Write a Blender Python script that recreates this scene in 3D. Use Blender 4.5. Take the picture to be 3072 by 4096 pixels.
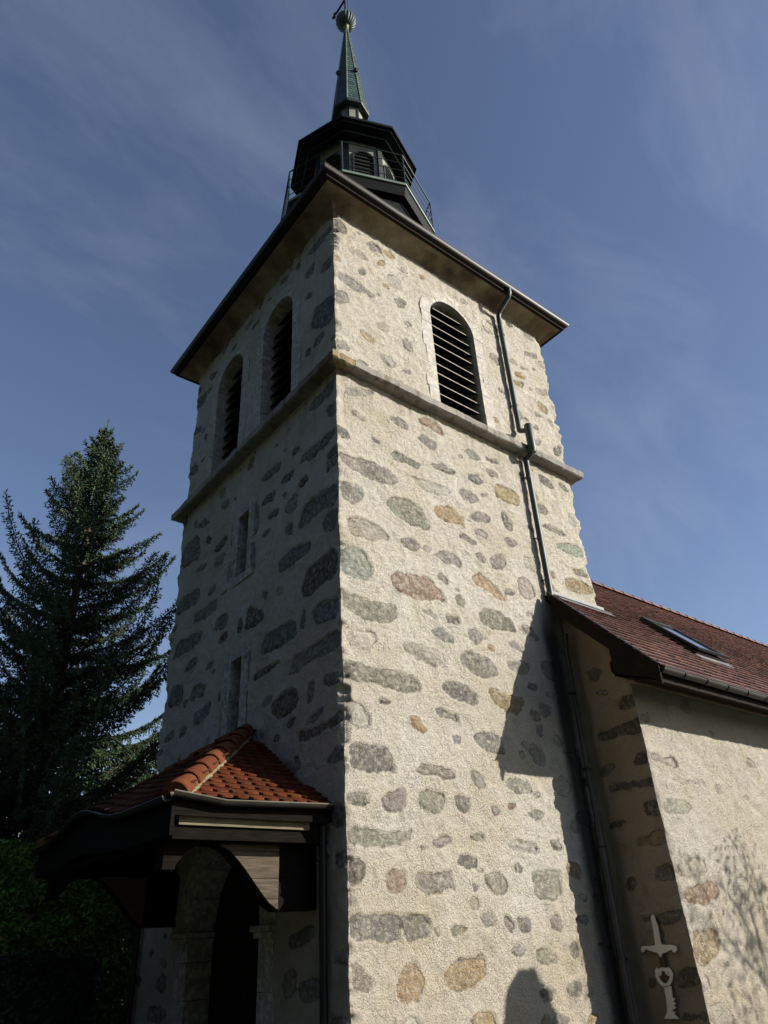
import bpy, bmesh, math, random
import numpy as np
from mathutils import Vector, Matrix

for o in list(bpy.data.objects):
    bpy.data.objects.remove(o)
scene = bpy.context.scene
COL = scene.collection
rng = np.random.default_rng(7)
random.seed(7)

# ------------------------------------------------------------------ camera
cam_data = bpy.data.cameras.new("camera")
cam = bpy.data.objects.new("camera", cam_data)
COL.objects.link(cam)
cam.location = (-5.1391, -7.2079, 0.0)          # z = 0 is eye height, the ground is at z = -1.6
cam.rotation_mode = 'XYZ'
cam.rotation_euler = (2.1131517, 0.0506609, -0.6622927)
cam_data.sensor_fit = 'HORIZONTAL'
cam_data.sensor_width = 36.0
cam_data.lens = 36.0 * 2844.3 / 3072.0
cam_data.clip_start = 0.05
cam_data.clip_end = 2000.0
scene.camera = cam

# ------------------------------------------------------------------ light
SUN = Vector((0.92, -1.0, 0.63)).normalized()
SUN_EL = math.asin(SUN.z)
SUN_ROT = math.atan2(SUN.x, SUN.y)
world = bpy.data.worlds.new("World")
scene.world = world
world.use_nodes = True
wn, wl = world.node_tree.nodes, world.node_tree.links
wn.clear()
w_out = wn.new('ShaderNodeOutputWorld')
w_bg = wn.new('ShaderNodeBackground')
w_sky = wn.new('ShaderNodeTexSky')
w_sky.sky_type = 'NISHITA'
w_sky.sun_disc = False
w_sky.sun_elevation = SUN_EL
w_sky.sun_rotation = SUN_ROT
w_sky.altitude = 900
w_sky.air_density = 1.0
w_sky.dust_density = 1.1
w_sky.ozone_density = 1.6
w_bg.inputs['Strength'].default_value = 0.088
# thin cirrus streaks by direction
w_tc = wn.new('ShaderNodeTexCoord')
w_map = wn.new('ShaderNodeMapping')
w_map.inputs['Rotation'].default_value = (0.4, -0.75, -0.35)
w_map.inputs['Scale'].default_value = (1.0, 3.0, 2.4)
w_no = wn.new('ShaderNodeTexNoise')
w_no.inputs['Scale'].default_value = 1.7
w_no.inputs['Detail'].default_value = 10
w_no.inputs['Roughness'].default_value = 0.62
w_no.inputs['Distortion'].default_value = 0.5
w_rp = wn.new('ShaderNodeValToRGB')
w_rp.color_ramp.elements[0].position = 0.45
w_rp.color_ramp.elements[0].color = (0, 0, 0, 1)
w_rp.color_ramp.elements[1].position = 0.80
w_rp.color_ramp.elements[1].color = (0.11, 0.11, 0.11, 1)
w_hs = wn.new('ShaderNodeHueSaturation')
w_hs.inputs['Saturation'].default_value = 0.96
w_hs.inputs['Hue'].default_value = 0.507
w_mix = wn.new('ShaderNodeMixRGB')
w_mix.inputs['Color2'].default_value = (6.2, 6.6, 7.4, 1)
wl.new(w_tc.outputs['Generated'], w_map.inputs['Vector'])
wl.new(w_map.outputs['Vector'], w_no.inputs['Vector'])
wl.new(w_no.outputs['Fac'], w_rp.inputs['Fac'])
wl.new(w_rp.outputs['Color'], w_mix.inputs['Fac'])
wl.new(w_sky.outputs['Color'], w_hs.inputs['Color'])
wl.new(w_hs.outputs['Color'], w_mix.inputs['Color1'])
wl.new(w_mix.outputs['Color'], w_bg.inputs['Color'])
wl.new(w_bg.outputs['Background'], w_out.inputs['Surface'])

sun_data = bpy.data.lights.new("sun", 'SUN')
sun_data.energy = 5.0
sun_data.angle = math.radians(0.53)
sun_data.color = (1.0, 0.935, 0.84)
sun = bpy.data.objects.new("sun", sun_data)
COL.objects.link(sun)
sun.rotation_mode = 'QUATERNION'
sun.rotation_quaternion = SUN.to_track_quat('Z', 'Y')
sun.location = (30, -30, 25)

scene.view_settings.view_transform = 'Standard'
scene.view_settings.look = 'None'
scene.view_settings.exposure = 0.66
scene.view_settings.gamma = 1.0
scene.view_settings.use_curve_mapping = False

# ------------------------------------------------------------------ traced stones, metres on each wall
STONES_RIGHT="""g 0.02,5.88 0.29,5.96 0.47,5.87 0.43,5.70 0.24,5.58 0.03,5.60
n 0.89,5.83 1.06,5.99 1.40,6.02 1.66,5.90 1.79,5.69 1.72,5.57 1.44,5.58 1.04,5.63
b 1.89,6.03 2.05,6.17 2.34,6.24 2.57,6.08 2.61,5.90 2.42,5.87 2.09,5.87
g 2.54,6.60 2.76,6.75 3.00,6.70 3.06,6.58 2.89,6.46 2.63,6.46
g 3.13,6.81 3.29,6.85 3.28,6.74 3.11,6.71
b 3.50,7.02 3.63,7.16 3.96,7.18 4.23,7.08 4.13,6.84 3.80,6.79 3.56,6.88
g 2.71,6.18 3.00,6.35 3.29,6.33 3.20,6.17 2.88,6.11
d 3.60,6.51 3.71,6.58 3.89,6.39 3.83,6.20 3.66,6.21
g 1.68,6.49 2.10,6.61 2.32,6.52 2.24,6.44 1.87,6.40
f 0.13,5.25 0.33,5.37 0.64,5.37 0.90,5.25 0.93,5.17 0.62,5.06 0.25,5.03
g 1.13,5.23 1.27,5.33 1.52,5.30 1.59,5.22 1.43,5.13 1.21,5.13
g 1.75,5.15 2.02,5.30 2.30,5.31 2.44,5.18 2.34,5.09 2.03,5.10
g 2.80,5.90 2.99,6.00 3.16,5.94 3.10,5.85 2.85,5.83
d 2.41,5.70 2.57,5.78 2.83,5.68 2.80,5.62 2.55,5.65
g 3.54,5.97 3.75,6.07 3.95,6.01 3.90,5.87 3.64,5.87
t -0.02,4.75 0.18,4.86 0.41,4.82 0.55,4.64 0.52,4.43 0.29,4.34 0.02,4.39
g 2.77,5.44 2.91,5.51 3.02,5.43 2.96,5.32 2.82,5.35
g 3.14,5.51 3.42,5.68 3.56,5.59 3.48,5.39 3.21,5.29 3.10,5.36
p 0.87,4.52 0.96,4.63 1.28,4.71 1.65,4.72 1.92,4.54 1.98,4.39 1.76,4.40 1.32,4.29 1.01,4.32 0.90,4.39
n 1.84,4.81 1.89,4.88 2.02,4.86 2.07,4.73 2.02,4.69 1.87,4.74
b 2.61,5.00 2.84,5.12 3.08,5.02 3.30,4.84 3.37,4.74 3.19,4.70 2.91,4.80 2.67,4.87
f 3.74,5.24 3.95,5.36 4.17,5.19 4.16,5.03 3.94,4.89 3.75,4.98
n 2.15,4.53 2.27,4.60 2.42,4.52 2.34,4.38 2.21,4.40
n 0.02,4.08 0.28,4.09 0.57,4.07 0.96,4.12 0.98,3.92 0.80,3.79 0.42,3.77 0.06,3.85
n 1.42,4.14 1.59,4.20 1.74,4.13 1.72,4.06 1.54,4.08
d 1.93,4.14 2.10,4.18 2.20,4.12 2.14,4.05 1.97,4.05
n 2.67,4.35 2.85,4.48 3.19,4.51 3.43,4.42 3.52,4.20 3.21,4.17 2.80,4.16 2.69,4.24
g 1.61,3.87 1.77,3.93 2.06,3.86 2.04,3.73 1.82,3.70 1.67,3.78
g 2.38,4.01 2.49,4.07 2.77,3.99 2.78,3.93 2.54,3.82 2.37,3.89
f -0.00,3.55 0.20,3.61 0.54,3.62 0.58,3.54 0.51,3.35 0.37,3.35 0.11,3.37
g 3.26,4.01 3.47,4.06 3.61,3.94 3.62,3.88 3.41,3.88 3.29,3.94
f 1.05,3.54 1.18,3.60 1.52,3.60 1.80,3.54 1.87,3.41 1.74,3.37 1.66,3.30 1.36,3.34 1.13,3.41
g 2.13,3.60 2.29,3.68 2.67,3.67 2.89,3.55 2.94,3.42 2.77,3.32 2.42,3.33 2.16,3.41
g 3.19,3.66 3.41,3.73 3.71,3.69 3.70,3.59 3.49,3.48 3.21,3.55
n -0.02,3.06 0.13,3.15 0.48,3.13 0.82,3.12 1.14,3.09 1.29,3.03 1.30,2.91 1.18,2.85 0.83,2.84 0.47,2.89 0.09,2.88
d 1.73,3.06 1.89,3.15 2.17,3.12 2.39,3.02 2.43,2.90 2.27,2.83 1.99,2.87 1.77,2.94
d 0.54,2.69 0.67,2.74 0.78,2.70 0.76,2.65 0.59,2.64
b 2.67,3.11 2.81,3.14 3.21,3.13 3.44,3.08 3.31,2.88 3.22,2.82 2.95,2.86 2.76,2.97
f -0.01,2.61 0.14,2.64 0.34,2.57 0.43,2.42 0.38,2.30 0.18,2.29 0.02,2.39
g 1.54,2.67 1.66,2.71 1.94,2.67 1.95,2.57 1.74,2.58 1.58,2.60
b 1.05,2.52 1.14,2.55 1.31,2.50 1.37,2.36 1.25,2.30 1.10,2.38
g 1.80,2.34 1.92,2.40 2.00,2.32 1.97,2.24 1.85,2.24
g 2.26,2.41 2.55,2.52 2.80,2.47 2.86,2.38 2.84,2.20 2.63,2.19 2.39,2.23 2.28,2.34
d 0.05,2.06 0.18,2.10 0.63,2.10 0.78,2.00 0.80,1.85 0.75,1.78 0.41,1.76 0.10,1.75
n 1.11,1.84 1.23,1.91 1.53,1.94 1.75,1.88 1.82,1.80 1.70,1.78 1.33,1.81
n 2.08,1.88 2.20,1.94 2.36,1.85 2.39,1.72 2.26,1.69 2.12,1.77
g 2.77,1.84 2.91,1.89 3.26,1.87 3.34,1.71 3.20,1.68 2.78,1.74
n 4.02,3.79 4.15,3.86 4.38,3.81 4.31,3.55 4.10,3.52 4.00,3.62
g 3.79,3.06 3.99,3.09 4.10,2.98 3.98,2.87 3.81,2.89
g 3.64,2.70 3.77,2.73 3.76,2.58 3.63,2.56
n 3.38,2.38 3.57,2.42 3.76,2.25 3.68,2.10 3.47,2.15
d 3.61,3.38 3.85,3.39 3.78,3.29 3.57,3.27
b 5.15,5.62 5.38,5.68 5.96,5.63 5.90,5.45 5.49,5.35 5.09,5.40
p 4.70,5.65 4.83,5.69 4.90,5.55 4.75,5.48
t 5.02,6.27 5.38,6.44 5.89,6.49 5.93,6.23 5.42,6.19
g 4.64,7.05 4.83,7.18 5.01,7.05 4.92,6.92 4.66,6.92
g 4.72,6.63 4.92,6.72 5.44,6.64 5.31,6.56 4.88,6.57
n 5.38,5.87 5.79,5.98 5.91,5.81 5.56,5.76
f 5.65,7.18 5.89,7.24 5.84,6.88 5.62,6.90
d 0.04,1.51 0.16,1.55 0.34,1.51 0.37,1.42 0.31,1.36 0.12,1.37 0.03,1.42
g 0.53,1.47 0.68,1.55 0.86,1.63 0.94,1.57 0.93,1.41 0.80,1.31 0.64,1.33 0.54,1.40
n 1.12,1.57 1.30,1.61 1.55,1.60 1.57,1.46 1.46,1.35 1.28,1.34 1.13,1.40
d 1.77,1.56 1.87,1.59 2.06,1.58 2.02,1.45 1.91,1.36 1.78,1.41
g 2.42,1.49 2.54,1.51 2.60,1.45 2.51,1.36 2.40,1.40
p 2.78,1.52 2.91,1.53 2.90,1.48 2.77,1.47
g 3.12,1.42 3.31,1.49 3.50,1.47 3.46,1.39 3.24,1.34
n 0.01,1.11 0.17,1.14 0.38,1.14 0.59,1.07 0.85,1.15 0.99,1.13 0.99,1.02 0.69,0.96 0.39,0.93 0.03,0.96
g 1.30,0.99 1.49,1.09 1.62,1.06 1.60,1.00 1.41,0.96
f 1.96,1.10 2.17,1.13 2.25,1.06 2.11,1.02
f 2.66,1.01 2.84,1.06 3.17,1.04 3.27,0.94 3.06,0.90 2.75,0.94
d 1.73,0.86 1.90,0.89 2.06,0.82 2.03,0.74 1.84,0.72 1.72,0.77
d 0.00,0.79 0.13,0.81 0.26,0.77 0.26,0.65 0.17,0.55 0.02,0.54
p 0.54,0.65 0.64,0.69 0.82,0.67 0.84,0.57 0.74,0.46 0.60,0.46 0.52,0.55
g 1.00,0.63 1.12,0.68 1.32,0.67 1.56,0.69 1.64,0.51 1.62,0.47 1.48,0.51 1.35,0.46 1.12,0.45 1.01,0.52
g 1.91,0.56 1.99,0.57 2.06,0.52 2.02,0.46 1.91,0.47
n 2.13,0.65 2.29,0.69 2.51,0.63 2.56,0.51 2.47,0.44 2.28,0.45 2.13,0.54
g 2.73,0.76 2.82,0.79 2.88,0.73 2.80,0.68 2.73,0.70
n 3.03,0.68 3.20,0.71 3.65,0.71 3.64,0.59 3.63,0.41 3.40,0.34 3.05,0.38
g 3.55,1.07 3.72,1.09 3.79,0.99 3.60,0.95
d 0.02,0.25 0.33,0.25 0.72,0.23 0.73,0.10 0.65,-0.02 0.34,-0.01 0.04,0.02
d 0.74,0.21 0.88,0.24 1.07,0.24 1.16,0.15 1.16,0.07 1.02,-0.02 0.83,-0.02 0.75,0.10
n 1.47,0.11 1.60,0.13 1.77,0.08 1.70,0.01 1.55,-0.01 1.47,0.06
g 1.99,0.21 2.13,0.24 2.26,0.19 2.25,0.09 2.11,0.06 2.01,0.11
g 2.41,0.18 2.47,0.18 2.57,0.08 2.52,0.00 2.42,0.09
d 2.67,0.16 2.83,0.18 2.92,0.12 2.88,-0.01 2.77,-0.05 2.66,0.05
g 3.32,0.16 3.46,0.16 3.52,0.03 3.42,-0.01 3.31,0.06
g 2.46,-0.18 2.58,-0.15 2.74,-0.18 2.70,-0.24 2.50,-0.24
n 2.94,-0.23 3.11,-0.18 3.31,-0.29 3.30,-0.37 3.14,-0.40 2.93,-0.31
d 3.56,-0.16 3.68,-0.12 3.79,-0.21 3.71,-0.36 3.58,-0.30
n 0.03,-0.19 0.16,-0.21 0.30,-0.33 0.33,-0.45 0.22,-0.48 0.02,-0.44
b 0.67,-0.34 0.73,-0.26 0.89,-0.24 1.01,-0.33 1.04,-0.46 0.90,-0.60 0.72,-0.62 0.63,-0.52
b 1.34,-0.35 1.49,-0.24 1.70,-0.22 1.99,-0.24 2.01,-0.39 1.86,-0.48 1.57,-0.53 1.33,-0.48
d 2.87,-0.63 3.05,-0.59 3.18,-0.65 3.11,-0.77 2.94,-0.77
d 3.40,-0.61 3.59,-0.56 3.73,-0.61 3.70,-0.74 3.43,-0.73
g 1.84,-0.20 1.94,-0.17 2.00,-0.22 1.90,-0.24
g 3.10,-0.92 3.25,-0.90 3.37,-0.96 3.28,-1.03 3.05,-1.01
d 0.03,12.02 0.18,12.07 0.32,11.90 0.29,11.75 0.04,11.68
g 0.78,11.85 0.89,12.03 1.14,11.96 1.20,11.83 0.96,11.73
b 1.04,11.49 1.12,11.60 1.23,11.58 1.19,11.45 1.04,11.40
d 0.54,10.93 0.72,11.03 0.74,10.88 0.57,10.79
g 0.06,10.53 0.28,10.59 0.66,10.53 0.93,10.46 0.89,10.37 0.50,10.27 0.13,10.31
f 1.28,11.23 1.49,11.41 1.67,11.24 1.61,11.06 1.33,10.97
g 1.38,10.62 1.54,10.80 1.73,10.79 1.72,10.67 1.50,10.48
f 1.62,11.75 1.76,11.85 1.90,11.72 1.76,11.60
b 2.14,11.86 2.29,11.96 2.35,11.85 2.18,11.76
f 0.93,9.70 1.13,9.86 1.28,9.73 1.19,9.60 0.96,9.59
g 1.49,9.64 1.65,9.77 1.78,9.65 1.74,9.46 1.58,9.48
g 0.02,8.80 0.20,8.85 0.32,8.74 0.26,8.65 0.04,8.62
g 0.03,10.03 0.27,10.10 0.30,9.86 0.11,9.66 0.01,9.76
g 1.49,8.88 1.66,8.98 1.69,8.90 1.52,8.81
f 3.28,11.84 3.44,11.98 3.64,11.95 3.52,11.82
f 3.94,11.44 4.13,11.50 4.26,11.37 4.04,11.30
g 5.25,11.45 5.74,11.58 5.79,11.46 5.27,11.28
f 4.69,10.86 4.92,10.94 4.98,10.82 4.72,10.76
b 4.80,10.60 5.19,10.68 5.20,10.49 4.82,10.44
b 4.68,10.28 5.03,10.34 4.96,10.13 4.69,10.12
f 5.40,10.40 5.88,10.54 5.96,10.38 5.47,10.24
g 4.91,8.76 5.24,8.86 5.22,8.68 4.93,8.62
d 5.67,8.86 5.94,9.04 5.95,8.80 5.66,8.62
f 0.27,7.37 0.52,7.41 0.57,7.28 0.35,7.28
g 1.02,7.57 1.24,7.71 1.53,7.62 1.48,7.49 1.23,7.52
p 1.74,7.82 2.00,8.01 2.31,7.92 2.36,7.72 2.09,7.75
g 1.70,7.44 1.91,7.56 2.13,7.44 2.07,7.27 1.81,7.34
d 1.02,6.81 1.15,6.93 1.51,6.90 1.74,6.86 1.60,6.75 1.21,6.73
g 0.02,6.44 0.29,6.45 0.78,6.52 1.14,6.40 1.21,6.29 0.96,6.16 0.50,6.16 0.06,6.24
g 1.96,6.98 2.28,7.11 2.55,7.03 2.45,6.91 2.10,6.90
d 2.84,7.07 3.11,7.19 3.30,7.06 3.11,6.94 2.87,6.97
g 3.37,7.72 3.74,7.79 3.76,7.64 3.44,7.59
g 3.36,7.41 3.63,7.44 3.70,7.32 3.43,7.29
d 0.71,7.02 0.87,6.97 0.84,6.92 0.70,6.96
f 1.40,6.53 1.76,6.56 2.33,6.60 2.27,6.41 1.74,6.32
d -0.01,6.94 0.18,6.92 0.24,6.78 0.04,6.73
b -0.00,10.94 0.10,10.99 0.14,10.88 0.02,10.75
f 0.30,11.40 0.58,11.51 0.86,11.42 0.69,11.30 0.38,11.26
f 0.20,7.82 0.65,8.01 0.79,7.97 0.50,7.76 0.16,7.66
b 3.75,8.85 3.90,8.87 3.93,8.76 3.77,8.69"""
STONES_LEFT="""d 5.12,7.56 4.78,7.63 4.44,7.39 4.68,7.40
d 5.73,6.88 5.76,7.31 5.19,7.40 4.90,7.23 4.80,6.69 5.25,6.78
k 4.57,6.92 4.57,7.11 4.28,6.97 4.35,6.85
k 4.21,6.55 4.09,6.67 3.76,6.71 3.67,6.66 3.71,6.56 4.01,6.52
g 4.15,6.18 4.10,6.39 3.76,6.37 3.64,6.27 3.73,6.14
d 5.02,6.43 4.89,6.55 4.52,6.50 4.48,6.40 4.74,6.37
k 2.39,6.69 2.23,6.74 1.95,6.76 1.90,6.70 2.08,6.64 2.32,6.65
k 2.10,6.27 1.97,6.31 1.77,6.30 1.78,6.21 2.01,6.23
k 2.29,6.01 2.18,6.06 2.00,6.04 2.01,5.97
c 1.67,5.15 1.63,5.25 1.24,5.32 0.78,5.25 0.72,5.13 0.89,5.05 1.24,5.04 1.64,5.05
d 1.17,5.66 0.98,5.91 0.33,5.77 0.02,5.85 0.01,5.53 0.59,5.61 1.05,5.59
d 0.44,5.28 0.33,5.51 0.02,5.42 0.04,5.13 0.37,5.16
k 1.01,4.51 0.89,4.77 0.48,4.84 0.07,4.81 0.05,4.42 0.56,4.33 0.95,4.35
d 5.71,5.80 5.69,6.12 4.93,6.09 4.66,5.96 4.73,5.70 5.22,5.74
d 4.33,5.71 4.23,5.81 3.93,5.83 3.94,5.70 4.21,5.67
k 3.80,5.46 3.65,5.53 3.43,5.48 3.53,5.43
d 4.87,5.33 4.79,5.52 4.18,5.49 3.85,5.50 3.87,5.27 4.36,5.26 4.77,5.30
c 3.91,4.84 3.84,5.07 3.47,5.04 3.37,4.83 3.59,4.78 3.85,4.81
k 2.97,4.49 3.00,4.77 2.90,4.78 2.84,4.67 2.85,4.50
k 2.71,4.50 2.74,4.80 2.54,4.86 2.21,4.63 2.09,4.47 2.32,4.41 2.64,4.45
d 2.13,4.80 2.16,4.92 2.05,4.87 2.07,4.79
c 5.67,4.83 5.59,5.16 4.79,5.11 4.38,5.05 4.50,4.80 5.27,4.84
k 3.74,4.55 3.63,4.69 3.38,4.68 3.36,4.55 3.60,4.51
c 2.15,3.86 2.09,4.17 1.60,4.16 1.32,4.15 1.17,4.03 1.13,3.83 1.43,3.82 2.02,3.84
d 1.00,3.87 0.99,4.07 0.91,4.17 0.88,4.01 0.91,3.83
c 0.68,3.88 0.72,4.08 0.49,4.14 0.06,4.05 0.07,3.78 0.43,3.75
g 1.37,3.31 1.19,3.52 0.70,3.56 0.04,3.57 0.05,3.29 0.63,3.36 1.01,3.32
k 2.36,3.55 2.21,3.62 1.89,3.61 1.61,3.63 1.57,3.57 1.88,3.54 2.25,3.52
d 5.06,4.43 4.92,4.60 4.55,4.59 4.50,4.47 4.82,4.39
d 4.15,4.21 4.03,4.30 3.80,4.28 3.86,4.18
d 4.73,3.84 4.62,3.98 4.30,4.01 4.02,3.91 4.09,3.74 4.58,3.77
k 1.78,2.85 1.77,3.03 1.47,3.10 1.15,3.07 1.05,2.91 1.17,2.78 1.53,2.73
k 1.36,2.60 1.31,2.66 1.12,2.66 1.13,2.60 1.32,2.54
d 0.83,2.76 0.83,3.04 0.70,3.06 0.66,2.88 0.73,2.76
k 1.06,2.33 1.03,2.43 0.70,2.41 0.29,2.45 0.03,2.51 0.02,2.35 0.44,2.30 0.89,2.29
c 0.86,2.48 0.73,2.58 0.41,2.64 0.44,2.56 0.70,2.46
d 0.44,2.93 0.40,3.03 -0.00,3.00 0.00,2.88 0.28,2.89
d 4.38,3.33 4.42,3.55 3.91,3.58 3.80,3.53 3.92,3.33 4.27,3.28
d 5.01,3.19 4.99,3.35 4.77,3.39 4.69,3.26
d 5.67,3.26 5.64,3.40 5.23,3.40 5.25,3.27
d 5.67,3.98 5.62,4.28 5.01,4.21 4.94,3.89 5.34,3.85
d 3.54,3.46 3.55,3.67 3.48,3.69 3.46,3.53
a 3.56,5.65 3.48,6.06 3.19,5.99 3.18,5.59
a 3.43,6.26 3.49,6.75 3.23,6.83 3.18,6.37 3.19,6.04
a 2.80,6.19 2.80,6.84 2.42,6.79 2.42,6.18
a 2.77,5.59 2.80,6.08 2.51,6.06 2.46,5.56
a 3.32,3.43 3.34,4.02 3.16,4.06 3.14,3.47
a 3.45,2.85 3.42,3.27 3.16,3.43 3.13,2.82
a 2.73,3.57 2.75,4.05 2.49,4.06 2.47,3.59
a 2.73,2.82 2.77,3.52 2.55,3.52 2.49,2.92
d 0.88,11.84 0.59,11.93 0.09,11.92 0.04,11.77 0.31,11.64 0.76,11.73
d 1.38,11.82 1.30,11.97 1.12,11.94 1.20,11.74
d 0.99,11.23 0.93,11.38 0.65,11.43 0.68,11.18 0.87,11.14
d 0.48,10.93 0.37,11.07 0.03,10.95 0.06,10.67 0.43,10.88
c 0.75,9.72 0.70,10.08 0.28,10.08 0.03,9.93 0.02,9.33 0.34,9.33 0.70,9.59
k 1.01,10.61 0.95,10.73 0.73,10.64 0.76,10.49
k 2.55,11.93 2.49,12.03 2.28,11.96 2.34,11.85
d 3.50,11.87 3.44,12.02 3.14,11.99 3.20,11.82
d 3.19,11.66 3.09,11.77 2.77,11.67 2.83,11.55
d 1.99,11.96 1.93,12.10 1.61,11.96 1.66,11.85
d 5.29,11.78 5.18,11.85 4.82,11.68 4.92,11.53
d 5.87,11.20 5.84,11.47 5.32,11.45 5.34,11.08
d 5.90,10.45 5.80,10.62 5.39,10.45 5.45,10.30
d 5.83,9.28 5.78,9.47 5.40,9.38 5.39,9.11
d 0.96,9.13 0.91,9.25 0.75,9.20 0.80,9.05
d 0.85,7.77 0.75,7.91 0.31,7.95 0.06,8.01 0.06,7.71 0.55,7.68
d 0.32,7.32 0.32,7.52 0.05,7.43 0.06,7.18
c 1.11,6.87 0.99,6.99 0.46,6.96 0.06,6.96 0.04,6.79 0.42,6.75 0.89,6.77
d 2.42,7.22 2.32,7.33 1.71,7.26 1.73,7.13 2.08,7.13
k 1.71,6.79 1.59,6.89 1.28,6.83 1.37,6.70
d 0.32,6.23 0.29,6.54 0.03,6.60 0.02,6.21
c 1.06,5.72 0.97,5.96 0.26,5.94 0.03,5.89 0.02,5.58 0.56,5.67
k 2.38,6.69 2.22,6.78 1.90,6.76 1.99,6.59
d 2.11,6.26 2.03,6.35 1.72,6.32 1.76,6.25
d 1.24,-0.00 1.19,0.12 0.67,0.20 0.67,0.04 1.05,-0.03
d 0.96,-0.53 0.96,-0.36 0.51,-0.29 0.49,-0.49 0.83,-0.55
d 4.98,-0.45 4.95,-0.30 4.59,-0.27 4.60,-0.50
d 5.18,-0.80 5.14,-0.68 4.56,-0.64 4.46,-0.78 4.79,-0.87
d 0.39,1.91 0.30,2.04 -0.00,2.05 0.00,1.91 0.26,1.89
d 4.91,-0.17 4.82,-0.09 4.64,-0.07 4.65,-0.17
d 0.25,0.75 0.24,0.87 0.02,0.89 0.01,0.74
g 0.27,-0.21 0.27,-0.07 -0.02,-0.04 -0.01,-0.18"""
STONES_NAVE_WEST="""k -0.26,1.79 -0.28,1.88 -0.63,1.89 -1.08,1.84 -1.10,1.71 -0.73,1.76 -0.33,1.76
k -0.78,1.40 -0.84,1.53 -1.00,1.58 -1.11,1.53 -1.08,1.32 -0.86,1.33
k -0.13,1.29 -0.23,1.36 -0.44,1.36 -0.45,1.31 -0.20,1.26
b -0.56,0.98 -0.60,1.07 -0.90,1.14 -1.07,1.13 -1.03,0.95 -0.76,0.97
d -0.71,0.55 -0.77,0.67 -0.95,0.73 -1.09,0.66 -1.05,0.52 -0.77,0.50
k -0.24,0.44 -0.28,0.60 -0.39,0.63 -0.43,0.52 -0.34,0.43
d -0.37,0.03 -0.40,0.12 -0.75,0.12 -1.05,0.15 -1.03,0.02 -0.71,-0.00
d -0.28,-0.72 -0.31,-0.61 -0.42,-0.62 -0.37,-0.72
k -0.67,-0.75 -0.78,-0.53 -1.05,-0.50 -1.04,-0.66 -0.87,-0.75
d -0.64,-1.08 -0.71,-1.01 -1.03,-0.98 -1.02,-1.06
k -0.22,2.64 -0.58,2.70 -0.97,2.71 -1.13,2.75 -1.07,2.49 -0.68,2.51 -0.28,2.52
k -0.74,2.97 -0.81,3.11 -1.08,3.11 -1.10,2.90 -0.82,2.92
d -0.34,3.53 -0.25,3.69 -0.52,3.70 -0.62,3.58 -0.50,3.48
d -0.16,2.03 -0.21,2.16 -0.41,2.17 -0.49,2.11 -0.28,2.03
k -0.80,2.08 -0.86,2.20 -1.09,2.20 -1.05,2.05"""
STONES_NAVE_SOUTH="""g 4.84,2.18 4.97,2.21 5.21,2.15 5.45,2.24 5.56,2.05 4.98,2.07
f 4.89,1.51 5.15,1.60 5.56,1.54 5.72,1.47 5.43,1.37 4.89,1.35
g 4.81,0.77 5.16,0.82 5.65,0.79 5.62,0.58 5.13,0.52 4.83,0.57
p 4.91,0.38 5.28,0.45 5.72,0.48 5.82,0.30 5.41,0.19 4.91,0.22
b 4.84,-0.11 5.41,-0.09 5.49,-0.23 5.36,-0.40 4.90,-0.50 4.76,-0.37
n 4.74,-0.62 4.95,-0.62 4.99,-0.73 4.72,-0.78
n 4.79,-0.92 5.16,-0.94 5.44,-1.10 5.37,-1.16 4.76,-1.10
f 5.11,1.85 5.44,1.89 6.19,1.90 6.19,1.82 5.63,1.78"""

STONE_COLOR = {
    'g': (0.255, 0.240, 0.222), 'n': (0.258, 0.250, 0.200), 'd': (0.180, 0.173, 0.160),
    'b': (0.340, 0.255, 0.150), 'p': (0.300, 0.225, 0.170), 't': (0.280, 0.315, 0.270),
    'f': (0.420, 0.390, 0.340), 'k': (0.125, 0.108, 0.090), 'c': (0.140, 0.172, 0.165), 'e': (0.170, 0.170, 0.162),
    'a': (0.270, 0.270, 0.265)}

def parse_stones(txt):
    out = []
    for ln in txt.strip().splitlines():
        t = ln.split()
        out.append((t[0], np.array([tuple(map(float, p.split(','))) for p in t[1:]])))
    return out

# ------------------------------------------------------------------ helpers
def thing(name, label, cat, loc=(0, 0, 0), group=None):
    o = bpy.data.objects.new(name, None)
    o.empty_display_size = 0.3
    o.location = loc
    COL.objects.link(o)
    o['label'] = label
    o['category'] = cat
    if group:
        o['group'] = group
    return o

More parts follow.
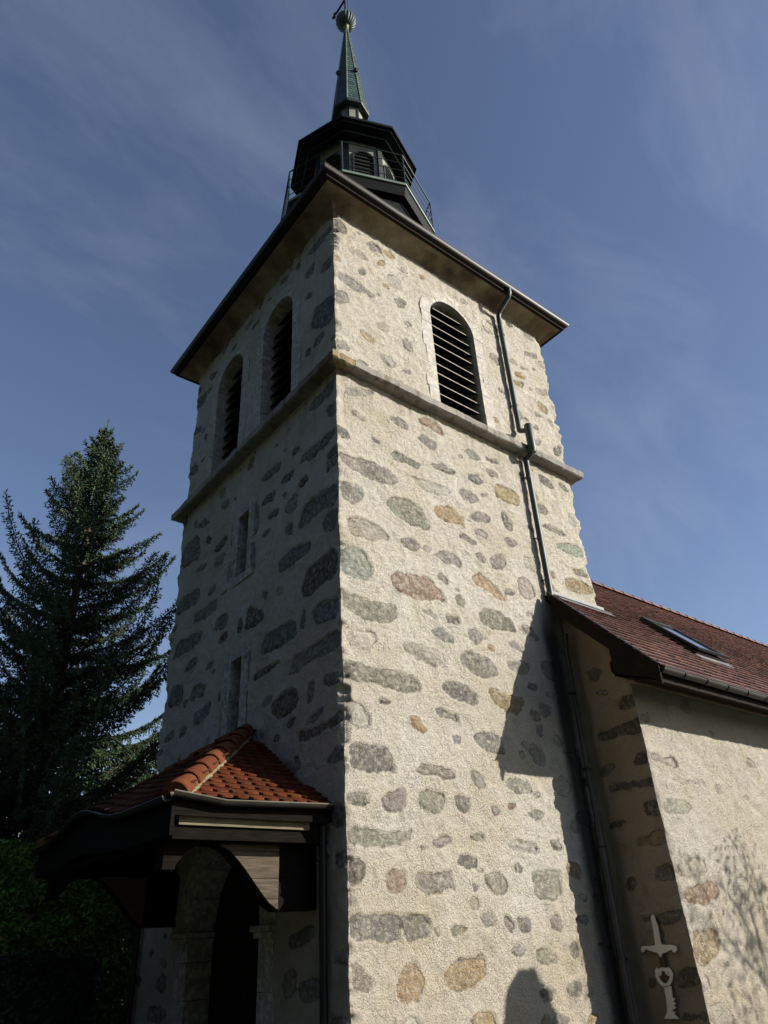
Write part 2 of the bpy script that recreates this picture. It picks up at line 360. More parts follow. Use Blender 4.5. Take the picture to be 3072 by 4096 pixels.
class MB:
    """collects shapes in world coordinates; build() links them as one mesh object"""
    def __init__(s):
        s.v, s.f, s.c, s.mi = [], [], [], []
    def add(s, vs, fs, col=None, mi=0):
        b = len(s.v)
        s.v.extend([tuple(p) for p in vs])
        s.c.extend([col or (0.5, 0.5, 0.5)] * len(vs))
        for f in fs:
            s.f.append(tuple(b + i for i in f))
            s.mi.append(mi)
    def box8(s, p, col=None, mi=0):
        s.add(p, [(0, 3, 2, 1), (4, 5, 6, 7), (0, 1, 5, 4), (1, 2, 6, 5), (2, 3, 7, 6), (3, 0, 4, 7)], col, mi)
    def box(s, lo, hi, col=None, mi=0):
        x0, y0, z0 = lo; x1, y1, z1 = hi
        s.box8([(x0, y0, z0), (x1, y0, z0), (x1, y1, z0), (x0, y1, z0),
                (x0, y0, z1), (x1, y0, z1), (x1, y1, z1), (x0, y1, z1)], col, mi)
    def obox(s, c, ax, ay, az, col=None, mi=0):
        """box from a centre and three half-extent vectors"""
        c, ax, ay, az = map(Vector, (c, ax, ay, az))
        s.box8([c-ax-ay-az, c+ax-ay-az, c+ax+ay-az, c-ax+ay-az, c-ax-ay+az, c+ax-ay+az, c+ax+ay+az, c-ax+ay+az], col, mi)
    def prism(s, poly, off, col=None, mi=0):
        n = len(poly)
        off = Vector(off)
        a = [Vector(p) for p in poly]
        b = [p + off for p in a]
        fs = [tuple(range(n))[::-1], tuple(range(n, 2*n))]
        fs += [(i, (i+1) % n, n+(i+1) % n, n+i) for i in range(n)]
        s.add(a + b, fs, col, mi)
    def loft(s, rings, closed=True, cap=(False, False), col=None, mi=0):
        n = len(rings[0])
        vs = [p for r in rings for p in r]
        fs = []
        m = n if closed else n-1
        for k in range(len(rings)-1):
            for i in range(m):
                j = (i+1) % n
                fs.append((k*n+i, k*n+j, (k+1)*n+j, (k+1)*n+i))
        if cap[0]: fs.append(tuple(range(n))[::-1])
        if cap[1]: fs.append(tuple(range((len(rings)-1)*n, len(rings)*n)))
        s.add(vs, fs, col, mi)
    def tube(s, path, r, n=10, col=None, mi=0, cap=True):
        path = [Vector(p) for p in path]
        rs = r if isinstance(r, (list, tuple)) else [r]*len(path)
        t0 = (path[1]-path[0]).normalized()
        up = Vector((0, 0, 1)) if abs(t0.z) < 0.9 else Vector((1, 0, 0))
        u = t0.cross(up).normalized()
        rings = []
        for i, p in enumerate(path):
            t = (path[min(i+1, len(path)-1)] - path[max(i-1, 0)]).normalized()
            u = (u - t*u.dot(t)).normalized()
            w = t.cross(u)
            rings.append([p + (u*math.cos(2*math.pi*k/n) + w*math.sin(2*math.pi*k/n))*rs[i] for k in range(n)])
        s.loft(rings, True, (cap, cap), col, mi)
    def gutter(s, a, b, r, out, n=10, th=0.006, rim=0):
        """half-round trough from a to b; out = outward horizontal direction"""
        a, b, out = Vector(a), Vector(b), Vector(out).normalized()
        up = Vector((0, 0, 1))
        pr = []
        for k in range(n+1):
            an = math.pi*k/n
            pr.append((math.cos(an), -math.sin(an)))
        prof = [(x*r, y*r) for x, y in pr] + [(x*(r-th), y*(r-th)) for x, y in pr[::-1]]
        s.loft([[p + out*x + up*y for x, y in prof] for p in (a, b)], True, (True, True))
        s.tube([a + out*r, b + out*r], 0.010, 6, mi=rim)
    def build(s, name, mats, parent=None, smooth=False, bevel=0.0):
        me = bpy.data.meshes.new(name)
        me.from_pydata(s.v, [], s.f)
        if not isinstance(mats, (list, tuple)): mats = [mats]
        for m in mats: me.materials.append(m)
        me.polygons.foreach_set('material_index', s.mi)
        ca = me.color_attributes.new('tint', 'FLOAT_COLOR', 'POINT')
        arr = np.ones((len(s.v), 4), np.float32); arr[:, :3] = s.c
        ca.data.foreach_set('color', arr.ravel())
        bm = bmesh.new(); bm.from_mesh(me)
        bmesh.ops.recalc_face_normals(bm, faces=bm.faces)
        bm.to_mesh(me); bm.free()
        if smooth:
            me.polygons.foreach_set('use_smooth', [True]*len(me.polygons))
        o = bpy.data.objects.new(name, me)
        COL.objects.link(o)
        if smooth:
            try: me.set_sharp_from_angle(angle=math.radians(40))
            except Exception: pass
        if parent: parent_to(o, parent)
        if bevel:
            md = o.modifiers.new('bevel', 'BEVEL'); md.width = bevel; md.segments = 2; md.limit_method = 'ANGLE'
        return o

def wmat(o):
    m = Matrix.Identity(4)
    while o is not None:
        m = o.matrix_basis @ (m if True else m) if o.parent is None else o.matrix_parent_inverse @ o.matrix_basis @ m
        o = o.parent
    return m
def parent_to(o, p):
    o.parent = p
    o.matrix_parent_inverse = wmat(p).inverted()

def np_mesh(name, V, F, mat, parent=None, attrs=None, smooth=False):
    """fast mesh from numpy arrays; F is (n,3) or (n,4)"""
    me = bpy.data.meshes.new(name)
    k = F.shape[1]
    me.vertices.add(len(V)); me.vertices.foreach_set('co', V.astype(np.float32).ravel())
    me.loops.add(F.size); me.loops.foreach_set('vertex_index', F.astype(np.int32).ravel())
    me.polygons.add(len(F))
    me.polygons.foreach_set('loop_start', np.arange(0, F.size, k, dtype=np.int32))
    me.polygons.foreach_set('loop_total', np.full(len(F), k, np.int32))
    me.polygons.foreach_set('use_smooth', np.full(len(F), smooth, dtype=bool))
    me.update(calc_edges=True)
    me.materials.append(mat)
    for nm, (ty, arr) in (attrs or {}).items():
        if ty == 'COLOR':
            a = me.color_attributes.new(nm, 'FLOAT_COLOR', 'POINT')
            full = np.ones((len(V), 4), np.float32); full[:, :3] = arr
            a.data.foreach_set('color', full.ravel())
        else:
            a = me.attributes.new(nm, 'FLOAT', 'POINT')
            a.data.foreach_set('value', arr.astype(np.float32))
    o = bpy.data.objects.new(name, me)
    COL.objects.link(o)
    if parent: parent_to(o, parent)
    return o

# ------------------------------------------------------------------ numpy noise
_tab = np.random.default_rng(3).random((256, 256))
def vnoise(u, v, seed=0):
    u = np.asarray(u, float) + seed*17.31; v = np.asarray(v, float) + seed*7.77
    i = np.floor(u).astype(int); j = np.floor(v).astype(int)
    fu, fv = u-i, v-j
    fu = fu*fu*(3-2*fu); fv = fv*fv*(3-2*fv)
    a = _tab[i & 255, j & 255]; b = _tab[(i+1) & 255, j & 255]
    c = _tab[i & 255, (j+1) & 255]; d = _tab[(i+1) & 255, (j+1) & 255]
    return (a*(1-fu)+b*fu)*(1-fv) + (c*(1-fu)+d*fu)*fv
def fnoise(u, v, f, seed, oct=3):
    s = 0; a = 1.0; t = 0
    for k in range(oct):
        s = s + a*(vnoise(u*f, v*f, seed+k)-0.5)*2; t += a
        a *= 0.5; f *= 2.1
    return s/t

def chaikin(P, n=2):
    for _ in range(n):
        Q = np.roll(P, -1, axis=0)
        P = np.stack([0.83*P+0.17*Q, 0.17*P+0.83*Q], 1).reshape(-1, 2)
    return P

def poly_sdf(p, poly):
    d = np.full(len(p), 1e9); s = np.zeros(len(p), bool)
    a = poly; b = np.roll(poly, 1, axis=0)
    for i in range(len(a)):
        e = b[i]-a[i]; w = p-a[i]
        t = np.clip((w@e)/(e@e+1e-12), 0, 1)
        d = np.minimum(d, ((w-t[:, None]*e)**2).sum(1))
        c = ((a[i, 1] <= p[:, 1]) & (b[i, 1] > p[:, 1])) | ((b[i, 1] <= p[:, 1]) & (a[i, 1] > p[:, 1]))
        xi = a[i, 0] + (p[:, 1]-a[i, 1])/(b[i, 1]-a[i, 1]+1e-12)*e[0]
        s ^= c & (p[:, 0] < xi)
    d = np.sqrt(d)
    return np.where(s, -d, d)

def corner_h(z, seed):
    k = {40: 1.1, 41: 0.7, 42: 0.7}.get(seed, 0.7)
    o = z*0
    return k*(0.055*fnoise(o+0.3, z+0.35*np.sin(z*1.3), 1.9, seed, 3)+0.050*fnoise(o+0.7, z+0.2*np.sin(z*2.1), 5.1, seed+5, 2)+0.035*fnoise(o+0.2, z, 13.0, seed+8, 2)*(0.4+vnoise(o+0.9, z*1.1, seed+3)))

def wall_patch(name, mat, parent, u0, u1, v0, v1, res, pos, n, stones, holes=(), seed=1, edges=(None, None), rand=0, avoid=(), kinds='ffffgdnbf'):
    """rubble wall sheet: pos(u,v)->xyz arrays, n outward normal, edges = (lo, hi) each None or (other normal, seed)"""
    nu = max(2, int(round((u1-u0)/res))+1); nv = max(2, int(round((v1-v0)/res))+1)
    U, V = np.meshgrid(np.linspace(u0, u1, nu), np.linspace(v0, v1, nv), indexing='ij')
    U, V = U.ravel(), V.ravel()
    P = np.stack([U, V], 1)
    sd = np.full(len(U), 0.3); col = np.tile(np.array(STONE_COLOR['g']), (len(U), 1)); hs = np.zeros(len(U))
    r = np.random.default_rng(seed*11+3)
    allst = list(stones)
    # small extra stones that fill what the traced ones leave open
    tries = 0; placed = []
    cent = [s[1].mean(0) for s in allst]; rad = [np.abs(s[1]-c).max() for s, c in zip(allst, cent)]
    while len(placed) < rand and tries < rand*30:
        tries += 1
        c = np.array([r.uniform(u0, u1), r.uniform(v0, v1)])
        a = r.uniform(0.05, 0.24)**1.0; b = a*r.uniform(0.42, 0.85)
        if any(np.hypot(*(c-q)) < k*0.85+a for q, k in zip(cent, rad)) or any(abs(c[0]-h[0]) < h[2]+a and abs(c[1]-h[1]) < h[3]+a for h in avoid):
            continue
        m = int(r.integers(5, 8)); an = np.sort(r.random(m))*2*np.pi
        an = np.linspace(0, 2*np.pi, m, endpoint=False)+r.uniform(-0.25, 0.25, m)
        k = r.uniform(0.8, 1.15, m)
        q = np.stack([np.cos(an)*a*k, np.sin(an)*b*k], 1)
        th = r.uniform(-0.35, 0.35)
        q = q@np.array([[np.cos(th), np.sin(th)], [-np.sin(th), np.cos(th)]])+c
        allst.append((r.choice(list(kinds)), q)); placed.append(1); cent.append(c); rad.append(a)
    for kind, poly in allst:
        poly = chaikin(poly, 2)
        lo, hi = poly.min(0)-0.2, poly.max(0)+0.2
        idx = np.nonzero((U > lo[0]) & (U < hi[0]) & (V > lo[1]) & (V < hi[1]))[0]
        if not len(idx): continue
        d = poly_sdf(P[idx], poly)
        better = d < sd[idx]
        ii = idx[better]
        sd[ii] = d[better]
        c = np.array(STONE_COLOR[kind])*r.uniform(0.86, 1.14)*(1+r.uniform(-0.04, 0.04, 3))
        cc_ = poly.mean(0); g1 = r.uniform(-0.11, 0.11, 2); g2 = r.uniform(-0.16, 0.16, 2); q_ = P[ii]-cc_
        col[ii] = c; hs[ii] = r.uniform(-0.006, 0.010)+np.clip(np.minimum(q_@g1, q_@g2+r.uniform(0.0, 0.012)), -0.020, 0.016)
    # relief
    warp = 0.040*fnoise(U, V, 5, seed+2, 3)+0.022*fnoise(U, V, 15, seed+52, 2)
    sdw = sd+warp
    m = 1/(1+np.exp(np.clip(sdw/0.008, -30, 30)))
    rough = 0.016*fnoise(U, V, 2.2, seed, 2)+0.016*fnoise(U, V, 9, seed+9, 3)+0.020*(0.35-np.abs(fnoise(U, V, 6.5, seed+14, 4)))**2*np.sign(0.5)+0.009*fnoise(U, V, 26, seed+4, 2)
    face = hs+0.020*fnoise(U, V, 6, seed+21, 3)+0.022*(np.abs(fnoise(U, V*1.6, 11, seed+31, 3))-0.3)
    crease = -0.024*np.exp(-(sdw/0.012)**2)*np.clip(0.55+1.3*fnoise(U, V, 3.1, seed+44, 2), 0.1, 1.3)
    swell = 0.006*np.exp(-((sdw-0.03)/0.02)**2)
    h = rough*(1-m)+(face+0.006)*m+crease+swell
    n = np.array(n, float)
    X = np.stack(pos(U, V), 1)
    D = h[:, None]*n
    for side, e in enumerate(edges):
        if e is None: continue
        n2, sd2 = np.array(e[0], float), e[1]
        dist = U-u0 if side == 0 else u1-U
        w = np.clip(1-dist/0.16, 0, 1); w = w*w*(3-2*w)
        ch = corner_h(V, sd2)
        D = D*(1-w)[:, None]+(ch*w)[:, None]*(n+n2)
        # a worn, slightly rounded arris
        D -= (0.012*np.exp(-(dist/0.03)**2))[:, None]*(n+n2)
    X = X+D
    a = (np.arange(nu-1)[:, None]*nv+np.arange(nv-1)[None, :]).ravel()
    F = np.stack([a, a+nv, a+nv+1, a+1], 1)
    cu = (U[F[:, 0]]+U[F[:, 2]])/2; cv = (V[F[:, 0]]+V[F[:, 2]])/2
    keep = np.ones(len(F), bool)
    for hfun in holes: keep &= ~hfun(cu, cv)
    F = F[keep]
    e1 = X[F[0, 1]]-X[F[0, 0]]; e2 = X[F[0, 3]]-X[F[0, 0]]
    if np.cross(e1, e2)@n < 0: F = F[:, ::-1]
    return np_mesh(name, X, F, mat, parent, {'sd': ('F', sdw), 'scol': ('COLOR', col)}, smooth=True)

# ------------------------------------------------------------------ materials
def new_mat(name):
    m = bpy.data.materials.new(name); m.use_nodes = True
    nt = m.node_tree; b = nt.nodes['Principled BSDF']
    return m, nt.nodes, nt.links, b
def nd(N, t, **kw):
    n = N.new(t)
    for k, v in kw.items():
        if k in n.inputs: n.inputs[k].default_value = v
        else: setattr(n, k, v)
    return n
def coords(N, L, scale=(1, 1, 1), kind='Object'):
    tc = N.new('ShaderNodeTexCoord'); mp = N.new('ShaderNodeMapping')
    mp.inputs['Scale'].default_value = scale
    L.new(tc.outputs[kind], mp.inputs['Vector'])
    return mp.outputs['Vector']
def noise(N, L, vec, scale, detail=4, rough=0.55):
    n = N.new('ShaderNodeTexNoise')
    n.inputs['Scale'].default_value = scale; n.inputs['Detail'].default_value = detail; n.inputs['Roughness'].default_value = rough
    L.new(vec, n.inputs['Vector'])
    return n.outputs['Fac']
def ramp(N, L, fac, stops):
    r = N.new('ShaderNodeValToRGB')
    e = r.color_ramp.elements
    while len(e) < len(stops): e.new(0.5)
    for k, (p, c) in enumerate(stops):
        e[k].position = p; e[k].color = (c[0], c[1], c[2], 1) if len(c) == 3 else c
    L.new(fac, r.inputs['Fac'])
    return r.outputs['Color']
def math_(N, L, op, a, b=None, c=None):
    n = N.new('ShaderNodeMath'); n.operation = op
    for k, x in enumerate((a, b, c)):
        if x is None: continue
        if isinstance(x, (int, float)): n.inputs[k].default_value = x
        else: L.new(x, n.inputs[k])
    return n.outputs[0]
def mixc(N, L, fac, a, b, blend='MIX'):
    n = N.new('ShaderNodeMixRGB'); n.blend_type = blend
    for k, x in zip(('Fac', 'Color1', 'Color2'), (fac, a, b)):
        if isinstance(x, (int, float)): n.inputs[k].default_value = x
        elif isinstance(x, tuple): n.inputs[k].default_value = (x[0], x[1], x[2], 1)
        else: L.new(x, n.inputs[k])
    return n.outputs['Color']
def bump(N, L, b, h, strength=0.5, dist=0.02):
    n = N.new('ShaderNodeBump'); n.inputs['Strength'].default_value = strength; n.inputs['Distance'].default_value = dist
    L.new(h, n.inputs['Height']); L.new(n.outputs['Normal'], b.inputs['Normal'])
def attr(N, name):
    a = N.new('ShaderNodeAttribute'); a.attribute_name = name
    return a

def simple(name, col, rough=0.7, metal=0.0, var=0.25, scale=6.0, bumpk=0.15, bscale=40, spec=0.5, stretch=(1, 1, 1), bdist=0.01):
    m, N, L, b = new_mat(name)
    v = coords(N, L, stretch)
    f = noise(N, L, v, scale, 5)
    lo = tuple(c*(1-var) for c in col); hi = tuple(min(1, c*(1+var)) for c in col)
    L.new(ramp(N, L, f, [(0.3, lo), (0.7, hi)]), b.inputs['Base Color'])
    b.inputs['Roughness'].default_value = rough; b.inputs['Metallic'].default_value = metal
    b.inputs['Specular IOR Level'].default_value = spec
    if bumpk: bump(N, L, b, noise(N, L, v, bscale, 4), bumpk, bdist)
    return m

def rubble_mat(name, mortar_lo, mortar_hi, corner_shade=False):
    m, N, L, b = new_mat(name)
    v = coords(N, L)
    sd = attr(N, 'sd').outputs['Fac']; sc = attr(N, 'scol').outputs['Color']
    nf = noise(N, L, v, 38, 3)
    sd2 = math_(N, L, 'ADD', sd, math_(N, L, 'MULTIPLY', math_(N, L, 'SUBTRACT', nf, 0.5), 0.050))
    mr = N.new('ShaderNodeMapRange'); mr.interpolation_type = 'SMOOTHSTEP'
    mr.inputs['From Min'].default_value = 0.010; mr.inputs['From Max'].default_value = -0.010
    L.new(sd2, mr.inputs['Value'])
    mask = mr.outputs['Result']
    # lime mortar: large pale and ochre fields, fine sand
    big = noise(N, L, v, 0.55, 3); mid = noise(N, L, v, 3.0, 4); fine = noise(N, L, v, 70, 4, 0.7)
    mc = ramp(N, L, big, [(0.30, mortar_lo), (0.70, mortar_hi)])
    mc = mixc(N, L, math_(N, L, 'MULTIPLY', mid, 0.40), mc, (0.58, 0.51, 0.40))
    grit = ramp(N, L, fine, [(0.25, (0.55, 0.53, 0.50)), (0.58, (1.08, 1.07, 1.06))])
    mc = mixc(N, L, 0.75, mc, grit, 'MULTIPLY')
    # granite: speckle and rusty veins
    sp = noise(N, L, v, 55, 5, 0.75); st = noise(N, L, v, 7, 4)
    gr = ramp(N, L, sp, [(0.28, (0.66, 0.66, 0.66)), (0.5, (1.0, 1.0, 1.0)), (0.75, (1.30, 1.28, 1.25))])
    bnd = noise(N, L, coords(N, L, (1, 1, 3.2)), 7, 5, 0.65)
    cc = mixc(N, L, 0.6, sc, gr, 'MULTIPLY')
    cc = mixc(N, L, 1.0, cc, ramp(N, L, bnd, [(0.30, (0.68, 0.68, 0.69)), (0.52, (1.0, 1.0, 1.0)), (0.72, (1.28, 1.26, 1.22))]), 'MULTIPLY')
    cc = mixc(N, L, ramp(N, L, st, [(0.52, (0, 0, 0)), (0.75, (0.45, 0.45, 0.45))]), cc, (0.40, 0.33, 0.23))
    # thin smears of mortar over stone faces
    sm = noise(N, L, v, 16, 4, 0.65)
    smear = math_(N, L, 'MULTIPLY', mask, ramp(N, L, sm, [(0.46, (1, 1, 1)), (0.68, (0.40, 0.40, 0.40))]))
    c = mixc(N, L, smear, mc, cc)
    sx0 = N.new('ShaderNodeSeparateXYZ'); L.new(v, sx0.inputs[0])
    # ochre render near the foot of the wall
    ft = N.new('ShaderNodeMapRange'); ft.interpolation_type = 'SMOOTHSTEP'
    ft.inputs['From Min'].default_value = 2.2; ft.inputs['From Max'].default_value = -1.2; ft.inputs['To Max'].default_value = 0.36
    L.new(math_(N, L, 'ADD', sx0.outputs['Z'], math_(N, L, 'MULTIPLY', math_(N, L, 'SUBTRACT', big, 0.5), 5.0)), ft.inputs['Value'])
    c = mixc(N, L, math_(N, L, 'MULTIPLY', ft.outputs['Result'], math_(N, L, 'SUBTRACT', 1.0, math_(N, L, 'MULTIPLY', mask, 0.7))), c, (0.58, 0.47, 0.32))
    # mossy yellow-green and grey fields
    gm = noise(N, L, v, 1.7, 5, 0.65)
    c = mixc(N, L, ramp(N, L, gm, [(0.50, (0, 0, 0)), (0.72, (0.55, 0.55, 0.55))]), c, mixc(N, L, 1.0, c, (0.86, 0.84, 0.66), 'MULTIPLY'))
    gm2 = noise(N, L, coords(N, L, (1, 1, 0.8)), 2.6, 5, 0.65)
    c = mixc(N, L, ramp(N, L, gm2, [(0.54, (0, 0, 0)), (0.74, (0.6, 0.6, 0.6))]), c, mixc(N, L, 1.0, c, (0.74, 0.75, 0.77), 'MULTIPLY'))
    # rain streaks below ledges
    stn = noise(N, L, coords(N, L, (7, 7, 0.35)), 1.0, 4, 0.6)
    zz_ = sx0.outputs['Z']
    def band(top, length):
        k_ = N.new('ShaderNodeMapRange'); k_.inputs['From Min'].default_value = top-length; k_.inputs['From Max'].default_value = top
        L.new(zz_, k_.inputs['Value'])
        return math_(N, L, 'MULTIPLY', k_.outputs['Result'], math_(N, L, 'LESS_THAN', zz_, top+0.05))
    streak = math_(N, L, 'MULTIPLY', math_(N, L, 'MAXIMUM', band(8.15, 1.4), band(12.2, 1.2)), ramp(N, L, stn, [(0.50, (0, 0, 0)), (0.68, (0.8, 0.8, 0.8))]))
    c = mixc(N, L, streak, c, mixc(N, L, 1.0, c, (0.62, 0.58, 0.50), 'MULTIPLY'))
    # earth caught in open joints round some stones
    jn = N.new('ShaderNodeMapRange'); jn.inputs['From Min'].default_value = 0.016; jn.inputs['From Max'].default_value = 0.004
    L.new(math_(N, L, 'ABSOLUTE', sd2), jn.inputs['Value'])
    jf = math_(N, L, 'MULTIPLY', jn.outputs['Result'], ramp(N, L, noise(N, L, v, 3.3, 3), [(0.48, (0, 0, 0)), (0.62, (0.75, 0.75, 0.75))]))
    c = mixc(N, L, jf, c, (0.115, 0.095, 0.070))
    if corner_shade:  # paints the deep shade behind the corner pipe into the wall colour
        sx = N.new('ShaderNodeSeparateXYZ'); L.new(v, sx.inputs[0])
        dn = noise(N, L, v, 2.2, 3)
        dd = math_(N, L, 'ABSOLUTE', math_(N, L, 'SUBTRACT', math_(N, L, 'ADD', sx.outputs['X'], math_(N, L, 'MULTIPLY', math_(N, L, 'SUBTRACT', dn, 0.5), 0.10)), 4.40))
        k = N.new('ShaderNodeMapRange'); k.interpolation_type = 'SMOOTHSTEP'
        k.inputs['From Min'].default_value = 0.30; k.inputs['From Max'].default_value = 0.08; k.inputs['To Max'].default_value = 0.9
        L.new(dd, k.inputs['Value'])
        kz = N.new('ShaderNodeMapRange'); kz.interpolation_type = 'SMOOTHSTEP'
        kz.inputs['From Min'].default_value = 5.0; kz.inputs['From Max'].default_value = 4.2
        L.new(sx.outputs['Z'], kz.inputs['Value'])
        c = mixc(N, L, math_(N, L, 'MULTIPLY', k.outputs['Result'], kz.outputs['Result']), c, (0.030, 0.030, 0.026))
    L.new(c, b.inputs['Base Color'])
    b.inputs['Roughness'].default_value = 0.95; b.inputs['Specular IOR Level'].default_value = 0.15
    # roughcast relief
    wv = N.new('ShaderNodeTexNoise'); wv.inputs['Scale'].default_value = 9; wv.inputs['Detail'].default_value = 4
    L.new(v, wv.inputs['Vector'])
    vv = N.new('ShaderNodeVectorMath'); vv.operation = 'MULTIPLY_ADD'
    L.new(wv.outputs['Color'], vv.inputs[0]); vv.inputs[1].default_value = (0.16, 0.16, 0.16); L.new(v, vv.inputs[2])
    vo = N.new('ShaderNodeTexVoronoi'); vo.inputs['Scale'].default_value = 17; vo.feature = 'DISTANCE_TO_EDGE'
    L.new(vv.outputs[0], vo.inputs['Vector'])
    crk = N.new('ShaderNodeMapRange'); crk.inputs['From Min'].default_value = 0.0; crk.inputs['From Max'].default_value = 0.07
    L.new(vo.outputs['Distance'], crk.inputs['Value'])
    cm = math_(N, L, 'MULTIPLY', math_(N, L, 'SUBTRACT', 1.0, crk.outputs['Result']), ramp(N, L, noise(N, L, v, 5, 3), [(0.36, (0, 0, 0)), (0.56, (1, 1, 1))]))
    h1 = noise(N, L, v, 34, 8, 0.80)
    h = math_(N, L, 'SUBTRACT', math_(N, L, 'MULTIPLY', h1, 1.25), math_(N, L, 'MULTIPLY', cm, 0.40))
    h = math_(N, L, 'MULTIPLY', h, math_(N, L, 'SUBTRACT', 1.0, math_(N, L, 'MULTIPLY', mask, 0.30)))
    bump(N, L, b, h, 1.0, 0.055)
    return m

MAT_RUBBLE = rubble_mat('rubble_wall', (0.64, 0.59, 0.49), (0.76, 0.74, 0.67), corner_shade=True)
MAT_RUBBLE_NAVE = rubble_mat('rubble_wall_nave', (0.60, 0.56, 0.48), (0.70, 0.67, 0.61))
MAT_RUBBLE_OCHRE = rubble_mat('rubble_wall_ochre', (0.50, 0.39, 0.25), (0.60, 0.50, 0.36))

def dressed_mat():
    m, N, L, b = new_mat('dressed_stone')
    v = coords(N, L)
    t = attr(N, 'tint').outputs['Color']
    f = noise(N, L, v, 60, 5, 0.7); g = noise(N, L, v, 4, 4)
    c = mixc(N, L, 1.0, t, ramp(N, L, f, [(0.3, (0.72, 0.72, 0.72)), (0.7, (1.2, 1.2, 1.2))]), 'MULTIPLY')
    g3 = noise(N, L, v, 11, 5, 0.65)
    c = mixc(N, L, ramp(N, L, g3, [(0.46, (0, 0, 0)), (0.60, (0.75, 0.75, 0.75))]), c, (0.58, 0.53, 0.44))
    c = mixc(N, L, ramp(N, L, g, [(0.48, (0, 0, 0)), (0.72, (0.55, 0.55, 0.55))]), c, (0.27, 0.22, 0.15))
    L.new(c, b.inputs['Base Color']); b.inputs['Roughness'].default_value = 0.9; b.inputs['Specular IOR Level'].default_value = 0.2
    bump(N, L, b, noise(N, L, v, 50, 5, 0.7), 0.5, 0.015)
    return m
MAT_DRESSED = dressed_mat()
def course_mat():
    m, N, L, b = new_mat('weathered_course')
    v = coords(N, L)
    t = attr(N, 'tint').outputs['Color']
    f = noise(N, L, v, 45, 6, 0.75); g = noise(N, L, v, 2.3, 5, 0.65); k = noise(N, L, coords(N, L, (1, 1, 0.25)), 7, 4)
    c = mixc(N, L, 1.0, t, ramp(N, L, f, [(0.3, (0.55, 0.55, 0.55)), (0.7, (1.3, 1.3, 1.3))]), 'MULTIPLY')
    c = mixc(N, L, ramp(N, L, g, [(0.42, (0, 0, 0)), (0.65, (0.7, 0.7, 0.7))]), c, (0.36, 0.33, 0.27))
    c = mixc(N, L, ramp(N, L, k, [(0.50, (0, 0, 0)), (0.70, (0.75, 0.75, 0.75))]), c, (0.10, 0.085, 0.06))
    L.new(c, b.inputs['Base Color']); b.inputs['Roughness'].default_value = 0.95; b.inputs['Specular IOR Level'].default_value = 0.15
    bump(N, L, b, noise(N, L, v, 28, 6, 0.75), 0.9, 0.03)
    return m
MAT_COURSE = course_mat()

def plaster_mat():
    m, N, L, b = new_mat('cove_plaster')
    v = coords(N, L, (1, 1, 0.35))
    f = noise(N, L, v, 1.5, 4); g = noise(N, L, coords(N, L), 30, 5)
    c = ramp(N, L, f, [(0.34, (0.085, 0.062, 0.038)), (0.50, (0.20, 0.155, 0.095)), (0.68, (0.34, 0.28, 0.19))])
    c = mixc(N, L, 0.5, c, ramp(N, L, g, [(0.3, (0.7, 0.7, 0.7)), (0.7, (1.15, 1.15, 1.15))]), 'MULTIPLY')
    L.new(c, b.inputs['Base Color']); b.inputs['Roughness'].default_value = 0.95
    bump(N, L, b, g, 0.3, 0.012)
    return m
MAT_COVE = plaster_mat()

def tinted(name, rough=0.8, spec=0.3, lo=0.7, hi=1.25, scale=14, bk=0.3, lichen=None, bscale=60):
    """takes its colour from the 'tint' attribute, with mottling"""
    m, N, L, b = new_mat(name)
    v = coords(N, L)
    t = attr(N, 'tint').outputs['Color']
    f = noise(N, L, v, scale, 5, 0.65)
    c = mixc(N, L, 1.0, t, ramp(N, L, f, [(0.3, (lo,)*3), (0.7, (hi,)*3)]), 'MULTIPLY')
    if lichen:
        g = noise(N, L, v, 9, 5, 0.7)
        c = mixc(N, L, ramp(N, L, g, [(0.58, (0, 0, 0)), (0.72, (0.6, 0.6, 0.6))]), c, lichen)
    L.new(c, b.inputs['Base Color']); b.inputs['Roughness'].default_value = rough; b.inputs['Specular IOR Level'].default_value = spec
    bump(N, L, b, noise(N, L, v, bscale, 4), bk, 0.01)
    return m
MAT_TILE = tinted('clay_tile', 0.75, 0.3, 0.6, 1.3, 10, 0.35, (0.13, 0.12, 0.08))
MAT_PORCH_TILE = tinted('porch_clay_tile', 0.9, 0.08, 0.72, 1.2, 12, 0.35, (0.10, 0.075, 0.045))
MAT_NEEDLE = tinted('spruce_needles', 0.7, 0.25, 0.8, 1.2, 3, 0.0)
MAT_LEAF = tinted('hedge_leaves', 0.55, 0.35, 0.8, 1.2, 3, 0.0)
MAT_BARK = simple('bark', (0.075, 0.052, 0.036), 0.95, 0, 0.45, 9, 0.6, 22, 0.2, (1, 1, 0.3), 0.03)
MAT_GUTTER = simple('gutter_metal', (0.016, 0.014, 0.0125), 0.5, 0.1, 0.3, 5, 0.05, 30, 0.35)
MAT_PIPE = simple('pipe_metal', (0.045, 0.056, 0.052), 0.5, 0.35, 0.3, 3, 0.04, 30)
MAT_PIPE_BROWN = simple('pipe_metal_brown', (0.060, 0.053, 0.046), 0.5, 0.3, 0.25, 3, 0.04, 30)
MAT_ZINC = simple('zinc_sheet', (0.14, 0.14, 0.14), 0.6, 0.0, 0.18, 4, 0.06, 25)
MAT_ZINC_RIM = simple('copper_gutter', (0.22, 0.20, 0.15), 0.35, 0.7, 0.25, 5, 0.05, 30)
MAT_ROOF_METAL = simple('dark_roof_metal', (0.006, 0.0075, 0.008), 0.7, 0.0, 0.35, 4, 0.12, 20, 0.12)
MAT_DARK_GREEN = simple('dark_green_paint', (0.014, 0.021, 0.023), 0.6, 0.0, 0.25, 6, 0.08, 30, 0.2)
MAT_RAIL = simple('rail_metal', (0.040, 0.054, 0.050), 0.4, 0.6, 0.2, 6, 0.0)
